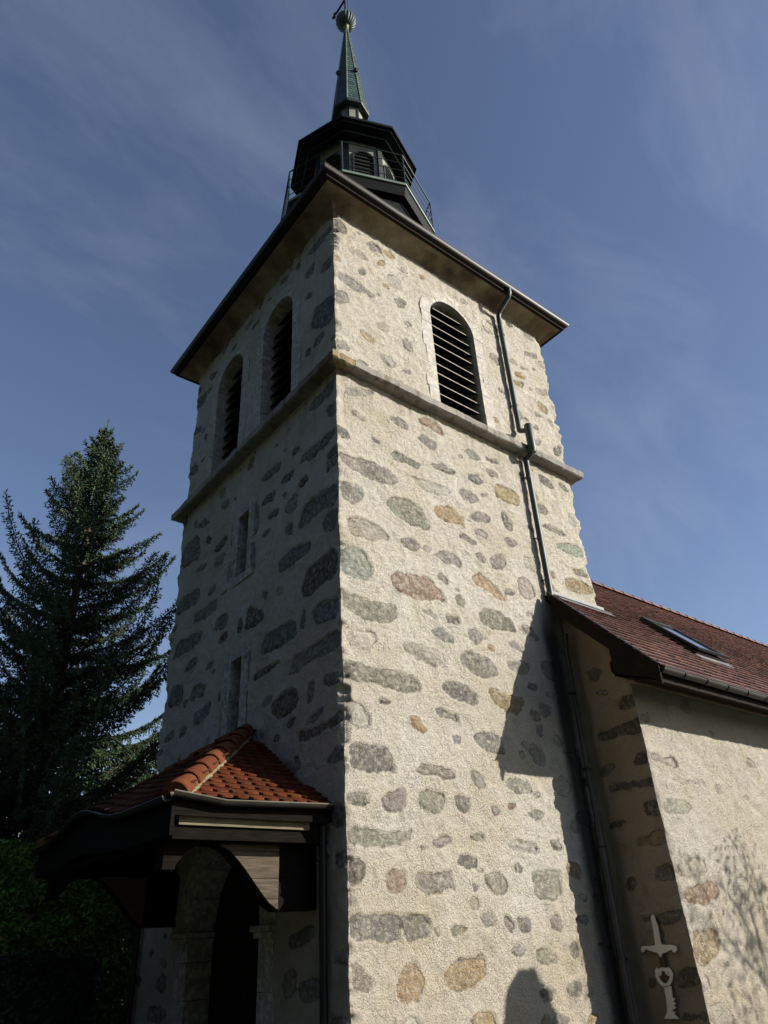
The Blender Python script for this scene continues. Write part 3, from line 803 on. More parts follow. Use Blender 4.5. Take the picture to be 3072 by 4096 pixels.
MAT_RIM_GREEN = simple('rim_green', (0.20, 0.25, 0.20), 0.5, 0.3, 0.2, 6, 0.05)
MAT_PALE_PANEL = simple('pale_panel', (0.20, 0.21, 0.175), 0.8, 0, 0.15, 4, 0.1, 30)
MAT_SOFFIT = simple('dark_soffit', (0.010, 0.008, 0.0065), 0.9, 0, 0.35, 8, 0.2, 20, 0.04, (1, 6, 6))
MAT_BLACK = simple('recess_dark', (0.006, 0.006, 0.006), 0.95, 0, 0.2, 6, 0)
MAT_SLAT = simple('louvre_slat', (0.012, 0.0115, 0.011), 0.9, 0, 0.3, 8, 0.15, 30, 0.05)
MAT_SLAT_SUNLIT = simple('louvre_edge_sunlit', (0.34, 0.31, 0.26), 0.85, 0, 0.25, 8, 0.15, 30, 0.2)
MAT_BARGE = simple('barge_wood', (0.018, 0.013, 0.010), 0.85, 0, 0.35, 6, 0.25, 18, 0.08, (8, 1, 1))
MAT_WOOD_DARK = simple('old_dark_wood', (0.009, 0.0075, 0.006), 0.9, 0, 0.4, 5, 0.35, 16, 0.04, (1, 1, 9))
MAT_WOOD_GREY = simple('weathered_boards', (0.085, 0.068, 0.050), 0.9, 0, 0.4, 4, 0.45, 9, 0.1, (1, 1, 14))
MAT_WOOD_LIGHT = simple('light_plank', (0.15, 0.13, 0.085), 0.9, 0, 0.35, 4, 0.4, 9, 0.25, (1, 1, 14))
MAT_BATTEN = simple('pinkish_batten', (0.26, 0.18, 0.13), 0.8, 0, 0.2, 6, 0.2, 20)
MAT_ORNAMENT = simple('cream_paint', (0.78, 0.71, 0.60), 0.6, 0, 0.08, 6, 0.1, 30)
MAT_RUST = simple('rusty_iron', (0.10, 0.060, 0.035), 0.8, 0.3, 0.3, 12, 0.3, 40)
MAT_IRON = simple('dark_iron', (0.030, 0.024, 0.024), 0.6, 0.6, 0.3, 8, 0.15, 30)
MAT_DOOR = simple('oak_door', (0.012, 0.008, 0.005), 0.8, 0, 0.35, 5, 0.3, 20, 0.08, (9, 9, 1))
MAT_MONUMENT = simple('grey_monument', (0.30, 0.29, 0.27), 0.9, 0, 0.2, 5, 0.4, 30)

def patina_mat():
    m, N, L, b = new_mat('copper_patina')
    v = coords(N, L)
    f = noise(N, L, v, 3, 5); t = attr(N, 'tint').outputs['Color']
    c = mixc(N, L, 1.0, t, ramp(N, L, f, [(0.3, (0.6, 0.65, 0.65)), (0.7, (1.3, 1.25, 1.2))]), 'MULTIPLY')
    L.new(c, b.inputs['Base Color']); b.inputs['Roughness'].default_value = 0.6; b.inputs['Metallic'].default_value = 0.15
    bump(N, L, b, noise(N, L, v, 25, 4), 0.2, 0.01)
    return m
MAT_PATINA = patina_mat()

def glass_mat():
    m, N, L, b = new_mat('skylight_glass')
    b.inputs['Base Color'].default_value = (0.62, 0.66, 0.70, 1); b.inputs['Roughness'].default_value = 0.08
    b.inputs['Metallic'].default_value = 0.85; b.inputs['Specular IOR Level'].default_value = 1.0
    b.inputs['Coat Weight'].default_value = 1.0; b.inputs['Coat Roughness'].default_value = 0.03
    bump(N, L, b, noise(N, L, coords(N, L), 1.2, 2), 0.05, 0.02)
    return m
MAT_GLASS = glass_mat()

def ground_mat():
    m, N, L, b = new_mat('churchyard_ground')
    v = coords(N, L)
    f = noise(N, L, v, 0.25, 5); g = noise(N, L, v, 14, 6, 0.7)
    c = ramp(N, L, f, [(0.42, (0.022, 0.040, 0.012)), (0.50, (0.032, 0.042, 0.018)), (0.58, (0.045, 0.042, 0.038))])
    c = mixc(N, L, 0.7, c, ramp(N, L, g, [(0.3, (0.55, 0.55, 0.55)), (0.7, (1.3, 1.3, 1.3))]), 'MULTIPLY')
    L.new(c, b.inputs['Base Color']); b.inputs['Roughness'].default_value = 0.95
    bump(N, L, b, g, 0.8, 0.06)
    return m

# ------------------------------------------------------------------ ground
G = -1.6
W, D = 6.0, 5.854
mb = MB()
mb.add([(-600, -600, G), (600, -600, G), (600, 600, G), (-600, 600, G)], [(0, 1, 2, 3)])
gr = mb.build('ground', ground_mat()); gr['kind'] = 'structure'

# unseen dark hill, added in the west to block low sky light
mb = MB()
NA, NR = 72, 14
hv, hf_ = [], []
for i in range(NA+1):
    az = math.radians(178+(330-178)*i/NA)
    w_ = math.sin(math.pi*i/NA)**0.55
    for j in range(NR+1):
        rd = 45+j*11
        hz = G-0.3+w_*(math.sin(math.pi/2*j/NR)**1.15)*(105+18*math.sin(az*7)+9*math.sin(az*19))+(2.5*math.sin(i*2.1+j*1.7)+1.5*math.sin(i*5.3-j*3.1))*w_*min(1, j/2)
        hv.append((math.sin(az)*rd, math.cos(az)*rd, hz))
for i in range(NA):
    for j in range(NR):
        a_ = i*(NR+1)+j
        hf_.append((a_, a_+1, a_+NR+2, a_+NR+1))
mb.add(hv, hf_)
hl_ = mb.build('added_blocker_hill', simple('blocker_hill_dark', (0.022, 0.034, 0.016), 0.95, 0, 0.5, 0.12, 1.0, 0.5, 0.1, (1, 1, 1), 3.0), smooth=True); hl_['kind'] = 'structure'

# ------------------------------------------------------------------ church tower: walls
tower = thing('church_tower', 'tall square church tower of rubble stone and pale mortar, with green copper spire', 'church tower', (3, 2.93, G))

def arch_profile(c, half, z0, zs, n=14):
    """(u, z) points: bottom one side, round the arch, bottom other side"""
    p = [(c-half, z0)]
    for k in range(n+1):
        a = math.pi*(1-k/n)
        p.append((c+half*math.cos(a), zs+half*math.sin(a)))
    p.append((c+half, z0))
    return p
def arch_hole(c, half, z0, zs):
    def f(u, v):
        return (np.abs(u-c) < half) & (v > z0) & ((v < zs) | ((u-c)**2+(v-zs)**2 < half**2))
    return f
def rect_hole(u0, u1, v0, v1):
    return lambda u, v: (u > u0) & (u < u1) & (v > v0) & (v < v1)

WIN_R = (2.98, 0.615, 8.38, 10.86)
WIN_L = [(2.0, 0.575, 8.40, 10.88), (4.05, 0.585, 8.40, 10.88)]
SLITS = [(2.80, 3.17, 5.60, 6.83), (2.77, 3.14, 2.80, 4.05)]
DOOR = (2.93, 1.02, G, 0.22)
PAD = 0.10
posR = lambda u, v: (u, u*0, v)
posL = lambda u, v: (u*0, u, v)
stR, stL = parse_stones(STONES_RIGHT), [('e' if k == 'd' else k, p) for k, p in parse_stones(STONES_LEFT)]
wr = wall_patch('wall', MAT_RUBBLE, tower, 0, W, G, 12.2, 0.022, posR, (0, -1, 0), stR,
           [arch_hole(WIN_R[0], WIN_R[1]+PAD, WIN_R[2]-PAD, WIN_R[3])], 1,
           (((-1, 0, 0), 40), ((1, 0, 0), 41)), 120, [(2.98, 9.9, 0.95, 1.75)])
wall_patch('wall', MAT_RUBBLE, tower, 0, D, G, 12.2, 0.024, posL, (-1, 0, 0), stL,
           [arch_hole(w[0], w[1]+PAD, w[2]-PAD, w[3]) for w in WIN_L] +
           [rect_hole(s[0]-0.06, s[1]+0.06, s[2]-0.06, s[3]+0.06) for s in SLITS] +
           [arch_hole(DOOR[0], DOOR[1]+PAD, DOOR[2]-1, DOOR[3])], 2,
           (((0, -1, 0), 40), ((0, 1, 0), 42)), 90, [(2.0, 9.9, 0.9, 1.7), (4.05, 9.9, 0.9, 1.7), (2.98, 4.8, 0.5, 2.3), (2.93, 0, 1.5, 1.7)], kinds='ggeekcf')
# the two faces turned away from the path
wall_patch('wall', MAT_RUBBLE, tower, 0, D, G, 12.2, 0.06, lambda u, v: (u*0+W, u, v), (1, 0, 0), [], [], 5, (((0, -1, 0), 41), ((0, 1, 0), 43)), 120)
wall_patch('wall', MAT_RUBBLE, tower, 0, W, G, 12.2, 0.06, lambda u, v: (u, u*0+D, v), (0, 1, 0), [], [], 6, (((-1, 0, 0), 42), ((1, 0, 0), 43)), 120)

def sq(off, z, n=1):
    """square ring round the tower at an offset from the wall"""
    c = [(-off, -off), (W+off, -off), (W+off, D+off), (-off, D+off)]
    out = []
    for i in range(4):
        a, b = c[i], c[(i+1) % 4]
        for k in range(n):
            t = k/n
            out.append((a[0]+(b[0]-a[0])*t, a[1]+(b[1]-a[1])*t, z))
    return out

# string course: separate lengths of dressed stone butted end to end
mb = MB()
def course_len(a0, a1, axis, r, m0, m1):
    z0, z1, o = 8.125, 8.305, 0.216
    j = r.uniform(-0.006, 0.006)
    t = r.uniform(0.21, 0.29)
    col = (t, t*0.97, t*0.89)
    if m0 and axis in 'sw': col = (0.27, 0.185, 0.07) if axis == 's' else (0.15, 0.12, 0.075)
    def P(a, off, z):
        return {'s': (a, -off, z), 'w': (-off, a, z), 'e': (W+off, a, z), 'n': (a, D+off, z)}[axis]
    pts = [(-0.06, z0), (o-0.03, z0+0.004), (o+j, z0+0.025), (o+j, z1-0.02), (o-0.03, z1), (-0.06, z1+0.07)]
    steps = 9
    rings = []
    for k in range(steps+1):
        t_ = k/steps
        wob = (r.uniform(-0.011, 0.008), r.uniform(-0.008, 0.008)) if 0 < k < steps else (0, 0)
        rings.append([P((a0+(0.003 if not m0 else -o_))*(1-t_)+(a1-(0.003 if not m1 else -o_))*t_, o_+(wob[0] if o_ > 0.1 else 0), z_+(wob[1] if o_ > 0.1 else 0)) for o_, z_ in pts])
    mb.loft(rings, True, (True, True), col)
rr = random.Random(5)
for axis, hi in (('s', W), ('w', D), ('e', D), ('n', W)):
    a = 0.0
    while a < hi-0.01:
        b = min(hi, a+(rr.uniform(0.9, 1.6) if a else (0.24 if axis == 's' else 0.5)))
        if hi-b < 0.5: b = hi
        course_len(a, b, axis, rr, a == 0.0, b == hi)
        a = b
mb.build('string_course', MAT_COURSE, tower)

# cove cornice, eaves board, gutter
mb = MB()
rings = []
for k in range(11):
    th = math.pi/2*k/10
    rings.append(sq(0.385-0.400*math.cos(th), 12.12+0.29*math.sin(th), 24))
rings.insert(0, sq(-0.05, 12.115, 24))
mb.loft(rings)
mb.build('cornice', MAT_COVE, tower, smooth=True)
mb = MB()
mb.loft([sq(0.30, 12.412), sq(0.455, 12.412), sq(0.455, 12.56), sq(0.30, 12.56), sq(0.30, 12.412)])
mb.build('eaves_board', MAT_BARGE, tower)
mb = MB()
cz, co, r = 12.575, 0.462, 0.100
prof = [(co+r*math.cos(math.pi*k/12), cz-r*math.sin(math.pi*k/12)) for k in range(13)]
prof += [(co+(r-0.006)*math.cos(math.pi*k/12), cz-(r-0.006)*math.sin(math.pi*k/12)) for k in range(12, -1, -1)]
prof.append(prof[0])
mb.loft([sq(o, z) for o, z in prof])
rim = sq(co+r, cz+0.004)
for k in range(4):
    mb.tube([rim[k], rim[(k+1) % 4]], 0.011, 6)
gut = mb.build('gutter', MAT_GUTTER, tower, smooth=True)

# tower roof: square eaves gathered to the octagon under the gallery
LC = (2.9, 3.0)
def octo(r, z, cx=LC[0], cy=LC[1]):
    return [(cx+r*math.cos(math.radians(45*k)), cy+r*math.sin(math.radians(45*k)), z) for k in range(8)]
def square8(off, z):
    # same order as octo(): east mid, NE corner, north mid ...
    x0, x1, y0, y1 = -off, W+off, -off, D+off
    xm, ym = (x0+x1)/2, (y0+y1)/2
    return [(x1, ym, z), (x1, y1, z), (xm, y1, z), (x0, y1, z), (x0, ym, z), (x0, y0, z), (xm, y0, z), (x1, y0, z)]
def lerp_ring(a, b, t, z):
    return [(p[0]+(q[0]-p[0])*t, p[1]+(q[1]-p[1])*t, z) for p, q in zip(a, b)]
A, B = square8(0.475, 12.575), octo(1.86, 16.2)
mb = MB()
mb.loft([A, lerp_ring(A, B, 0.32, 13.3), lerp_ring(A, B, 0.58, 14.2), lerp_ring(A, B, 0.80, 15.2), B])
rf = mb.build('tower_roof', MAT_ROOF_METAL, tower)
mb = MB()
for k in range(8):
    rp = [x[k] for x in (A, lerp_ring(A, B, 0.32, 13.3), lerp_ring(A, B, 0.58, 14.2), lerp_ring(A, B, 0.80, 15.2), B)]
    mb.tube(rp, 0.025, 6)
mb.build('roof_hip', MAT_ROOF_METAL, rf)

# gallery (balcony) with railing
mb = MB()
mb.loft([octo(1.80, 16.18), octo(2.09, 16.18), octo(2.15, 16.47), octo(2.15, 16.50)])
mb.loft([octo(1.2, 16.58), octo(2.15, 16.58)])
gal = mb.build('gallery', MAT_ROOF_METAL, tower)
mb = MB()
mb.loft([octo(2.14, 16.50), octo(2.19, 16.505), octo(2.19, 16.585), octo(2.14, 16.59)])
mb.build('gallery_rim', MAT_RIM_GREEN, gal)
mb = MB()
for zz, rad in ((17.82, 0.020), (17.46, 0.011), (17.14, 0.011), (16.82, 0.011)):
    rg = octo(2.155, zz)
    for k in range(8):
        mb.tube([rg[k], rg[(k+1) % 8]], rad, 6)
for p, q in zip(octo(2.155, 16.58), octo(2.155, 17.83)):
    mb.tube([p, q], 0.020, 6)
mb.build('railing', MAT_RAIL, gal)

# octagonal louvred lantern
mb = MB()
mb.loft([octo(1.25, 16.55), octo(1.25, 19.42)])
lant = mb.build('lantern', MAT_PALE_PANEL, tower)
for k in range(8):
    a = math.radians(45*k)
    mb = MB()
    t = Vector((-math.sin(a), math.cos(a), 0)); n_ = Vector((math.cos(a), math.sin(a), 0))
    mb.obox(Vector((LC[0], LC[1], 17.97))+n_*1.215, t*0.075, n_*0.065, (0, 0, 1.37))
    mb.build('corner_post', MAT_DARK_GREEN, lant)
for k in range(8):
    a = math.radians(45*k+22.5)
    n_ = Vector((math.cos(a), math.sin(a), 0)); t = Vector((-math.sin(a), math.cos(a), 0))
    base = Vector((LC[0], LC[1], 0))+n_*(1.25*math.cos(math.radians(22.5)))
    P = lambda u, z, d: base+t*u+n_*d+Vector((0, 0, z))
    mb = MB()
    hw, z0, zs = 0.275, 16.75, 18.62
    inner = arch_profile(0, hw, z0, zs, 12); outer = arch_profile(0, hw+0.05, z0-0.05, zs, 12)
    mb.loft([[P(u, z, 0.001) for u, z in outer], [P(u, z, 0.05) for u, z in outer], [P(u, z, 0.05) for u, z in inner], [P(u, z, 0.004) for u, z in inner]], closed=False)
    mb.add([P(u, z, 0.004) for u, z in inner], [tuple(range(len(inner)))], mi=1)
    zz = z0+0.08
    while zz < zs+hw-0.04:
        ww = hw if zz < zs else math.sqrt(max(0.0, hw*hw-(zz-zs)**2))
        mb.obox(P(0, zz, 0.022), t*(ww-0.005), n_*0.020-Vector((0, 0, 0.028)), (n_*0.008+Vector((0, 0, 0.008))), mi=2)
        zz += 0.165
    mb.build('louvred_window', [MAT_DARK_GREEN, MAT_BLACK, MAT_RAIL], lant)

# bell-shaped cap, deep eaves
mb = MB()
mb.loft([octo(1.20, 19.36), octo(1.52, 19.36), octo(1.52, 19.33), octo(1.58, 19.33), octo(1.58, 19.38), octo(1.80, 19.40), octo(1.80, 19.43), octo(1.90, 19.43), octo(1.90, 19.52),
         octo(1.62, 19.72), octo(1.25, 20.1), octo(0.85, 20.7), octo(0.60, 21.2), octo(0.46, 21.6)])
cap = mb.build('bell_roof', MAT_ROOF_METAL, tower)
mb = MB()
for rad, zz in ((1.55, 19.325), (1.79, 19.412)):
    rg = octo(rad, zz)
    for k in range(8): mb.tube([rg[k], rg[(k+1) % 8]], 0.016, 6)
mb.build('eaves_trim', MAT_RAIL, cap)
mb = MB()
mb.loft([octo(0.40, 21.4), octo(0.40, 22.62)])
sl = mb.build('spire_drum', MAT_PALE_PANEL, tower)
for k in range(8):
    a = math.radians(45*k)
    mb = MB(); t = Vector((-math.sin(a), math.cos(a), 0)); n_ = Vector((math.cos(a), math.sin(a), 0))
    mb.obox(Vector((LC[0], LC[1], 22.0))+n_*0.39, t*0.028, n_*0.03, (0, 0, 0.6))
    mb.build('corner_strip', MAT_DARK_GREEN, sl)

# spire: scale-shaped copper shingles laid in courses
mb = MB()
mb.loft([octo(0.39, 22.56), octo(0.60, 22.58), octo(0.615, 22.62), octo(0.615, 22.70), octo(0.57, 22.74)], col=(0.02, 0.026, 0.026))
rs = lambda z: 0.575+(0.062-0.575)*(z-22.72)/(28.1-22.72)
zz = 22.72
while zz < 27.9:
    z2 = min(zz+0.17, 28.1)
    mb.loft([octo(rs(zz)+0.002, zz), octo(rs(z2)-0.004, z2)], col=(0.038, 0.072, 0.066))
    mb.loft([octo(rs(zz)-0.012, zz-0.002), octo(rs(zz)+0.002, zz)], col=(0.025, 0.05, 0.048))
    zz = z2
# individual shingles on the broad lower courses
for f in range(8):
    a = math.radians(45*f+22.5); n_ = Vector((math.cos(a), math.sin(a), 0)); t = Vector((-math.sin(a), math.cos(a), 0))
    zz, row = 22.74, 0
    while zz < 27.4:
        ap = rs(zz)*math.cos(math.radians(22.5)); half = rs(zz)*math.sin(math.radians(22.5))
        x = -half-(0.06 if row % 2 else 0)
        while x < half:
            x0, x1 = max(x, -half)+0.004, min(x+0.12, half)-0.004
            if x1-x0 > 0.02:
                c = Vector((LC[0], LC[1], 0))+n_*ap
                k_ = rr.uniform(0.75, 1.3)
                col = (0.045*k_, 0.086*k_, 0.080*k_)
                q = [c+t*x0+n_*0.010+Vector((0, 0, zz+0.03)), c+t*((x0+x1)/2)+n_*0.014+Vector((0, 0, zz-0.012)), c+t*x1+n_*0.010+Vector((0, 0, zz+0.03)),
                     c+t*x1-n_*0.012+Vector((0, 0, zz+0.165)), c+t*x0-n_*0.012+Vector((0, 0, zz+0.165))]
                mb.add(q, [(0, 1, 2, 3, 4)], col)
            x += 0.12
        zz += 0.165; row += 1
spire = mb.build('spire', MAT_PATINA, tower)
mb = MB()
for p, q in zip(octo(0.585, 22.72), octo(0.070, 28.1)):
    mb.tube([p, q], [0.024, 0.016], 6, col=(0.11, 0.15, 0.12))
mb.build('spire_ridge', MAT_PATINA, spire)
for k in (4, 6, 0, 2):
    a = math.radians(45*k); n_ = Vector((math.cos(a), math.sin(a), 0)); t = Vector((-math.sin(a), math.cos(a), 0))
    mb = MB(); c = Vector((LC[0], LC[1], 24.75))+n_*(rs(24.75)+0.03)
    mb.obox(c, t*0.045, n_*0.06, Vector((0, 0, 0.06))); mb.obox(c+Vector((0, 0, 0.075)), t*0.06, n_*0.075-Vector((0, 0, 0.02)), Vector((0, 0, 0.012)))
    mb.build('spire_vent', MAT_IRON, spire)
mb = MB()
def lathe(mb, prof, n, lobes=0, amp=0, **kw):
    rings = []
    for r_, z_ in prof:
        rings.append([(LC[0]+r_*(1+amp*abs(math.sin(lobes*math.pi*k/n)))*math.cos(2*math.pi*k/n), LC[1]+r_*(1+amp*abs(math.sin(lobes*math.pi*k/n)))*math.sin(2*math.pi*k/n), z_) for k in range(n)])
    mb.loft(rings, True, (True, True), **kw)
lathe(mb, [(0.085, 27.95), (0.085, 28.35), (0.11, 28.40), (0.07, 28.44)], 16, col=(0.10, 0.11, 0.06))
lathe(mb, [(0.31*math.sin(math.pi*k/16)+0.02, 28.76-0.36*math.cos(math.pi*k/16)) for k in range(17)], 144, 18, 0.13, col=(0.050, 0.078, 0.076))
ball = mb.build('ribbed_ball', MAT_PATINA, tower, smooth=True)
mb = MB()
mb.tube([(LC[0], LC[1], 29.1), (LC[0], LC[1], 31.7)], 0.035, 8)
for s_ in (-1, 1):
    mb.tube([(LC[0], LC[1], 30.40), (LC[0], LC[1]+s_*0.62, 30.40)], 0.040, 8)
    for dy, dz in ((0.74, 0), (0.66, 0.09), (0.66, -0.09)):
        c = Vector((LC[0], LC[1]+s_*dy, 30.40+dz))
        rings = [[c+Vector((0.055*math.cos(2*math.pi*k/10)*math.sin(math.pi*j/6), 0.075*math.sin(2*math.pi*k/10)*math.sin(math.pi*j/6), -0.075*math.cos(math.pi*j/6))) for k in range(10)] for j in range(7)]
        mb.loft(rings)
mb.tube([(LC[0]+0.05, LC[1]-0.10, 29.1), (LC[0]+0.05, LC[1]-0.10, 30.3)], 0.012, 6)
mb.build('cross', MAT_IRON, tower)

# belfry windows: separate voussoirs, reveal, louvres
def belfry_window(w, axis, seed, lip=0.25, depth=0.42, slats=True, name='belfry_window', blocks=None, tone=(0.37, 0.45)):
    c, half, z0, zs = w
    r = random.Random(seed)
    if axis == 'R': P = lambda u, z, d: Vector((u, -d, z))
    else: P = lambda u, z, d: Vector((-d, u, z))
    mb = MB()
    def block(q_in, q_out):
        """stone between two inner points and two outer points (u,z)"""
        j = 0.008+r.uniform(-0.004, 0.004); t = r.uniform(*tone)
        col = (t, t*0.97, t*0.90)
        a, b = q_in; c_, d_ = q_out
        mb.box8([P(*a, -depth), P(*b, -depth), P(*d_, -0.06), P(*c_, -0.06), P(*a, j), P(*b, j), P(*d_, j), P(*c_, j)], col)
    # jambs
    for s_ in (-1, 1):
        z = z0
        k = 0
        while z < zs-0.02:
            h = r.uniform(0.42, 0.75); z1 = min(zs, z+h)
            if zs-z1 < 0.25: z1 = zs
            ww = lip+(0.04 if k % 2 else -0.02)+r.uniform(-0.02, 0.02)
            block(((c+s_*half, z+0.004), (c+s_*half, z1-0.004)), ((c+s_*(half+ww), z+0.004), (c+s_*(half+ww), z1-0.004)))
            z = z1; k += 1
    nb = 7
    for k in range(nb):
        a0 = math.pi*k/nb+0.006; a1 = math.pi*(k+1)/nb-0.006
        ro = half+lip+r.uniform(-0.03, 0.03)
        m_ = 4
        for j in range(m_):
            b0 = a0+(a1-a0)*j/m_; b1 = a0+(a1-a0)*(j+1)/m_
            if j == 0:
                st = r.getstate()
            else:
                r.setstate(st)
            block(((c+half*math.cos(b0), zs+half*math.sin(b0)), (c+half*math.cos(b1), zs+half*math.sin(b1))),
                  ((c+ro*math.cos(b0), zs+ro*math.sin(b0)), (c+ro*math.cos(b1), zs+ro*math.sin(b1))))
    sur = mb.build(name, MAT_DRESSED, tower)
    if not slats: return sur, P
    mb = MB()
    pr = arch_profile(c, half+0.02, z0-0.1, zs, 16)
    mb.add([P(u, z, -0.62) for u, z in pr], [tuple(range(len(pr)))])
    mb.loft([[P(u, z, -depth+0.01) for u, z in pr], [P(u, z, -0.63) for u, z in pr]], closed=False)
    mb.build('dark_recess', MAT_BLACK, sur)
    # sill stone under the opening
    mb = MB()
    mb.box8([P(c-half+0.003, z0-0.02, -0.35), P(c+half-0.003, z0-0.02, -0.35), P(c+half-0.003, z0-0.02, 0.02), P(c-half+0.003, z0-0.02, 0.02),
             P(c-half+0.003, z0+0.16, -0.35), P(c+half-0.003, z0+0.16, -0.35), P(c+half-0.003, z0+0.10, 0.02), P(c-half+0.003, z0+0.10, 0.02)], (0.25, 0.215, 0.16))
    mb.build('sill', MAT_DRESSED, sur)
    mb = MB()
    zz = z0+0.30
    fd = 0.09 if axis == 'R' else 0.20
    while zz < zs+half-0.10:
        ww = half-0.004 if zz < zs else math.sqrt(max(0.01, half*half-(zz-zs)**2))-0.004
        dz = r.uniform(-0.012, 0.012); s1 = r.uniform(-0.012, 0.012)
        L_, R_ = c-ww, c+ww
        q = [P(L_, zz+dz-0.10, -fd-0.002), P(R_, zz+dz+s1-0.10, -fd-0.002), P(R_, zz+s1+0.14, -0.44), P(L_, zz+0.14, -0.44),
             P(L_, zz+dz-0.075, -fd-0.002), P(R_, zz+dz+s1-0.075, -fd-0.002), P(R_, zz+s1+0.165, -0.44), P(L_, zz+0.165, -0.44)]
        mb.box8(q)
        e = [P(L_, zz+dz-0.100, -fd), P(R_, zz+dz+s1-0.100, -fd), P(R_, zz+dz+s1-0.080, -fd), P(L_, zz+dz-0.080, -fd)]
        mb.add(e, [(0, 1, 2, 3)], mi=1 if axis == 'R' else 0)  # pale colour stands in for sun on the slat fronts, sunny face only
        zz += 0.262
    mb.build('louvre', [MAT_SLAT, MAT_SLAT_SUNLIT], sur)
    return sur, P
belfry_window(WIN_R, 'R', 1)
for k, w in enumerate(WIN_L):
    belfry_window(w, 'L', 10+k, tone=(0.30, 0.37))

# slit windows
for k, (y0, y1, z0, z1) in enumerate(SLITS):
    mb = MB(); r = random.Random(40+k)
    lip = 0.20
    def blk(ya, yb, za, zb, depth=0.45):
        t = r.uniform(0.23, 0.29)
        mb.box((-0.012-r.uniform(0, 0.004), ya+0.003, za+0.003), (depth, yb-0.003, zb-0.003), (t, t*0.99, t*0.96))
    zm = z0+(z1-z0)*r.uniform(0.4, 0.6)
    for ya, yb in ((y0-lip, y0), (y1, y1+lip)):
        blk(ya+r.uniform(-0.04, 0.04)*(ya < y0), yb+r.uniform(-0.04, 0.04)*(yb > y1), z0, zm); blk(ya-0.03*(ya < y0), yb+0.03*(yb > y1), zm, z1)
    blk(y0-0.28, y1+0.26, z1, z1+0.17); blk(y0-0.24, y1+0.28, z0-0.15, z0)
    sw = mb.build('slit_window', MAT_DRESSED, tower)
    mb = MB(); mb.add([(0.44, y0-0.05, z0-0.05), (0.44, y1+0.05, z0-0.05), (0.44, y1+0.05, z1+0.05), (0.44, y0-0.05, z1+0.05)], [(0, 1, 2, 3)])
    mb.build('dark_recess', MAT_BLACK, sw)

# west doorway
sur, P = belfry_window(DOOR, 'L', 77, lip=0.37, depth=0.42, slats=False, name='doorway', tone=(0.25, 0.31))
for s_ in (-1, 1):
    mb = MB()
    for zz, pr_ in ((0.10, 0.05), (0.17, 0.09)):
        ya, yb = DOOR[0]+s_*(DOOR[1]-pr_*0.7), DOOR[0]+s_*(DOOR[1]+0.40)
        mb.box((-pr_-0.02, min(ya, yb), zz), (0.40, max(ya, yb), zz+0.068), (0.30, 0.28, 0.25))
    mb.build('impost', MAT_DRESSED, sur, bevel=0.01)
mb = MB()
pr = arch_profile(DOOR[0], DOOR[1]+0.02, G, DOOR[3], 16)
mb.prism([(0.40, u, z) for u, z in pr], (0.06, 0, 0))
for k in range(13):
    u = DOOR[0]-DOOR[1]+0.08+k*0.157
    h = DOOR[3]+math.sqrt(max(0.02, DOOR[1]**2-(abs(u-DOOR[0])+0.07)**2)) if abs(u-DOOR[0])+0.07 < DOOR[1] else DOOR[3]
    mb.box((0.375, u-0.073, G+0.05), (0.399, u+0.073, h-0.03))
dr = mb.build('door', MAT_DOOR, sur)
mb = MB(); mb.tube([(0.37, 2.87, -0.62), (0.33, 2.87, -0.60), (0.33, 2.87, -0.50), (0.37, 2.87, -0.48)], 0.010, 6)
mb.build('handle', MAT_IRON, dr)

# downpipe of the tower roof
px = 4.475
path = [(px, -0.50, 12.50), (px, -0.50, 12.36), (px, -0.46, 12.27), (px, -0.15, 12.08), (px, -0.095, 11.98), (px, -0.09, 11.8)]
mb = MB()
mb.tube(path + [(px, -0.09, 8.72)], 0.056, 12)
mb.tube([(px, -0.09, 8.72), (px+0.01, -0.30, 8.60)], 0.052, 12)
mb.tube([(px+0.01, -0.30, 8.74), (px+0.01, -0.30, 8.72), (px+0.01, -0.30, 8.14), (px+0.01, -0.30, 8.06)], [0.075, 0.082, 0.082, 0.06], 14)
mb.tube([(px+0.01, -0.30, 8.12), (px+0.01, -0.10, 7.98)], 0.052, 12)
mb.tube([(px+0.01, -0.10, 8.04), (px-0.01, -0.10, 4.98)], 0.056, 12)
dp = mb.build('downpipe', MAT_PIPE, tower, smooth=True)
for z in (11.35, 9.35, 7.55, 6.2, 5.35):
    mb = MB(); mb.tube([(px, -0.093, z), (px, -0.093, z+0.05)], 0.060, 12); mb.tube([(px-0.03, -0.09, z+0.02), (px-0.10, 0.02, z+0.02)], 0.012, 6)
    mb.build('pipe_bracket', MAT_PIPE_BROWN, dp)

# ------------------------------------------------------------------ nave
nave = thing('church_nave', 'low church nave with reddish tiled roof and rubble walls, joined to the tower', 'church nave', (12, 2, G))
XN, YN, XE = 4.78, -1.06, 21.0
posS = lambda u, v: (u, u*0+YN, v)
stNS, stNW = [('f' if k in 'gn' else k, p) for k, p in parse_stones(STONES_NAVE_SOUTH)], parse_stones(STONES_NAVE_WEST)
wall_patch('wall', MAT_RUBBLE_NAVE, nave, XN, 10.0, G, 3.55, 0.026, posS, (0, -1, 0), stNS, [], 8, (((-1, 0, 0), 50), None), 16, kinds='f')
wall_patch('wall', MAT_RUBBLE_NAVE, nave, 10.0, XE, G, 3.55, 0.10, posS, (0, -1, 0), [], [], 9, (None, None), 40)
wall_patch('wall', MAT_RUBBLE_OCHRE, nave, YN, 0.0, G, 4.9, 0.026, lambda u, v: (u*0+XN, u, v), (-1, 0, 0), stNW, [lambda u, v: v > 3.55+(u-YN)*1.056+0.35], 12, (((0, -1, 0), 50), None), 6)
mb = MB()
mb.box((6.2, 5.06, G), (XE, 5.10, 3.55)); mb.box((XE-0.04, YN+0.03, G), (XE, 5.05, 3.55))
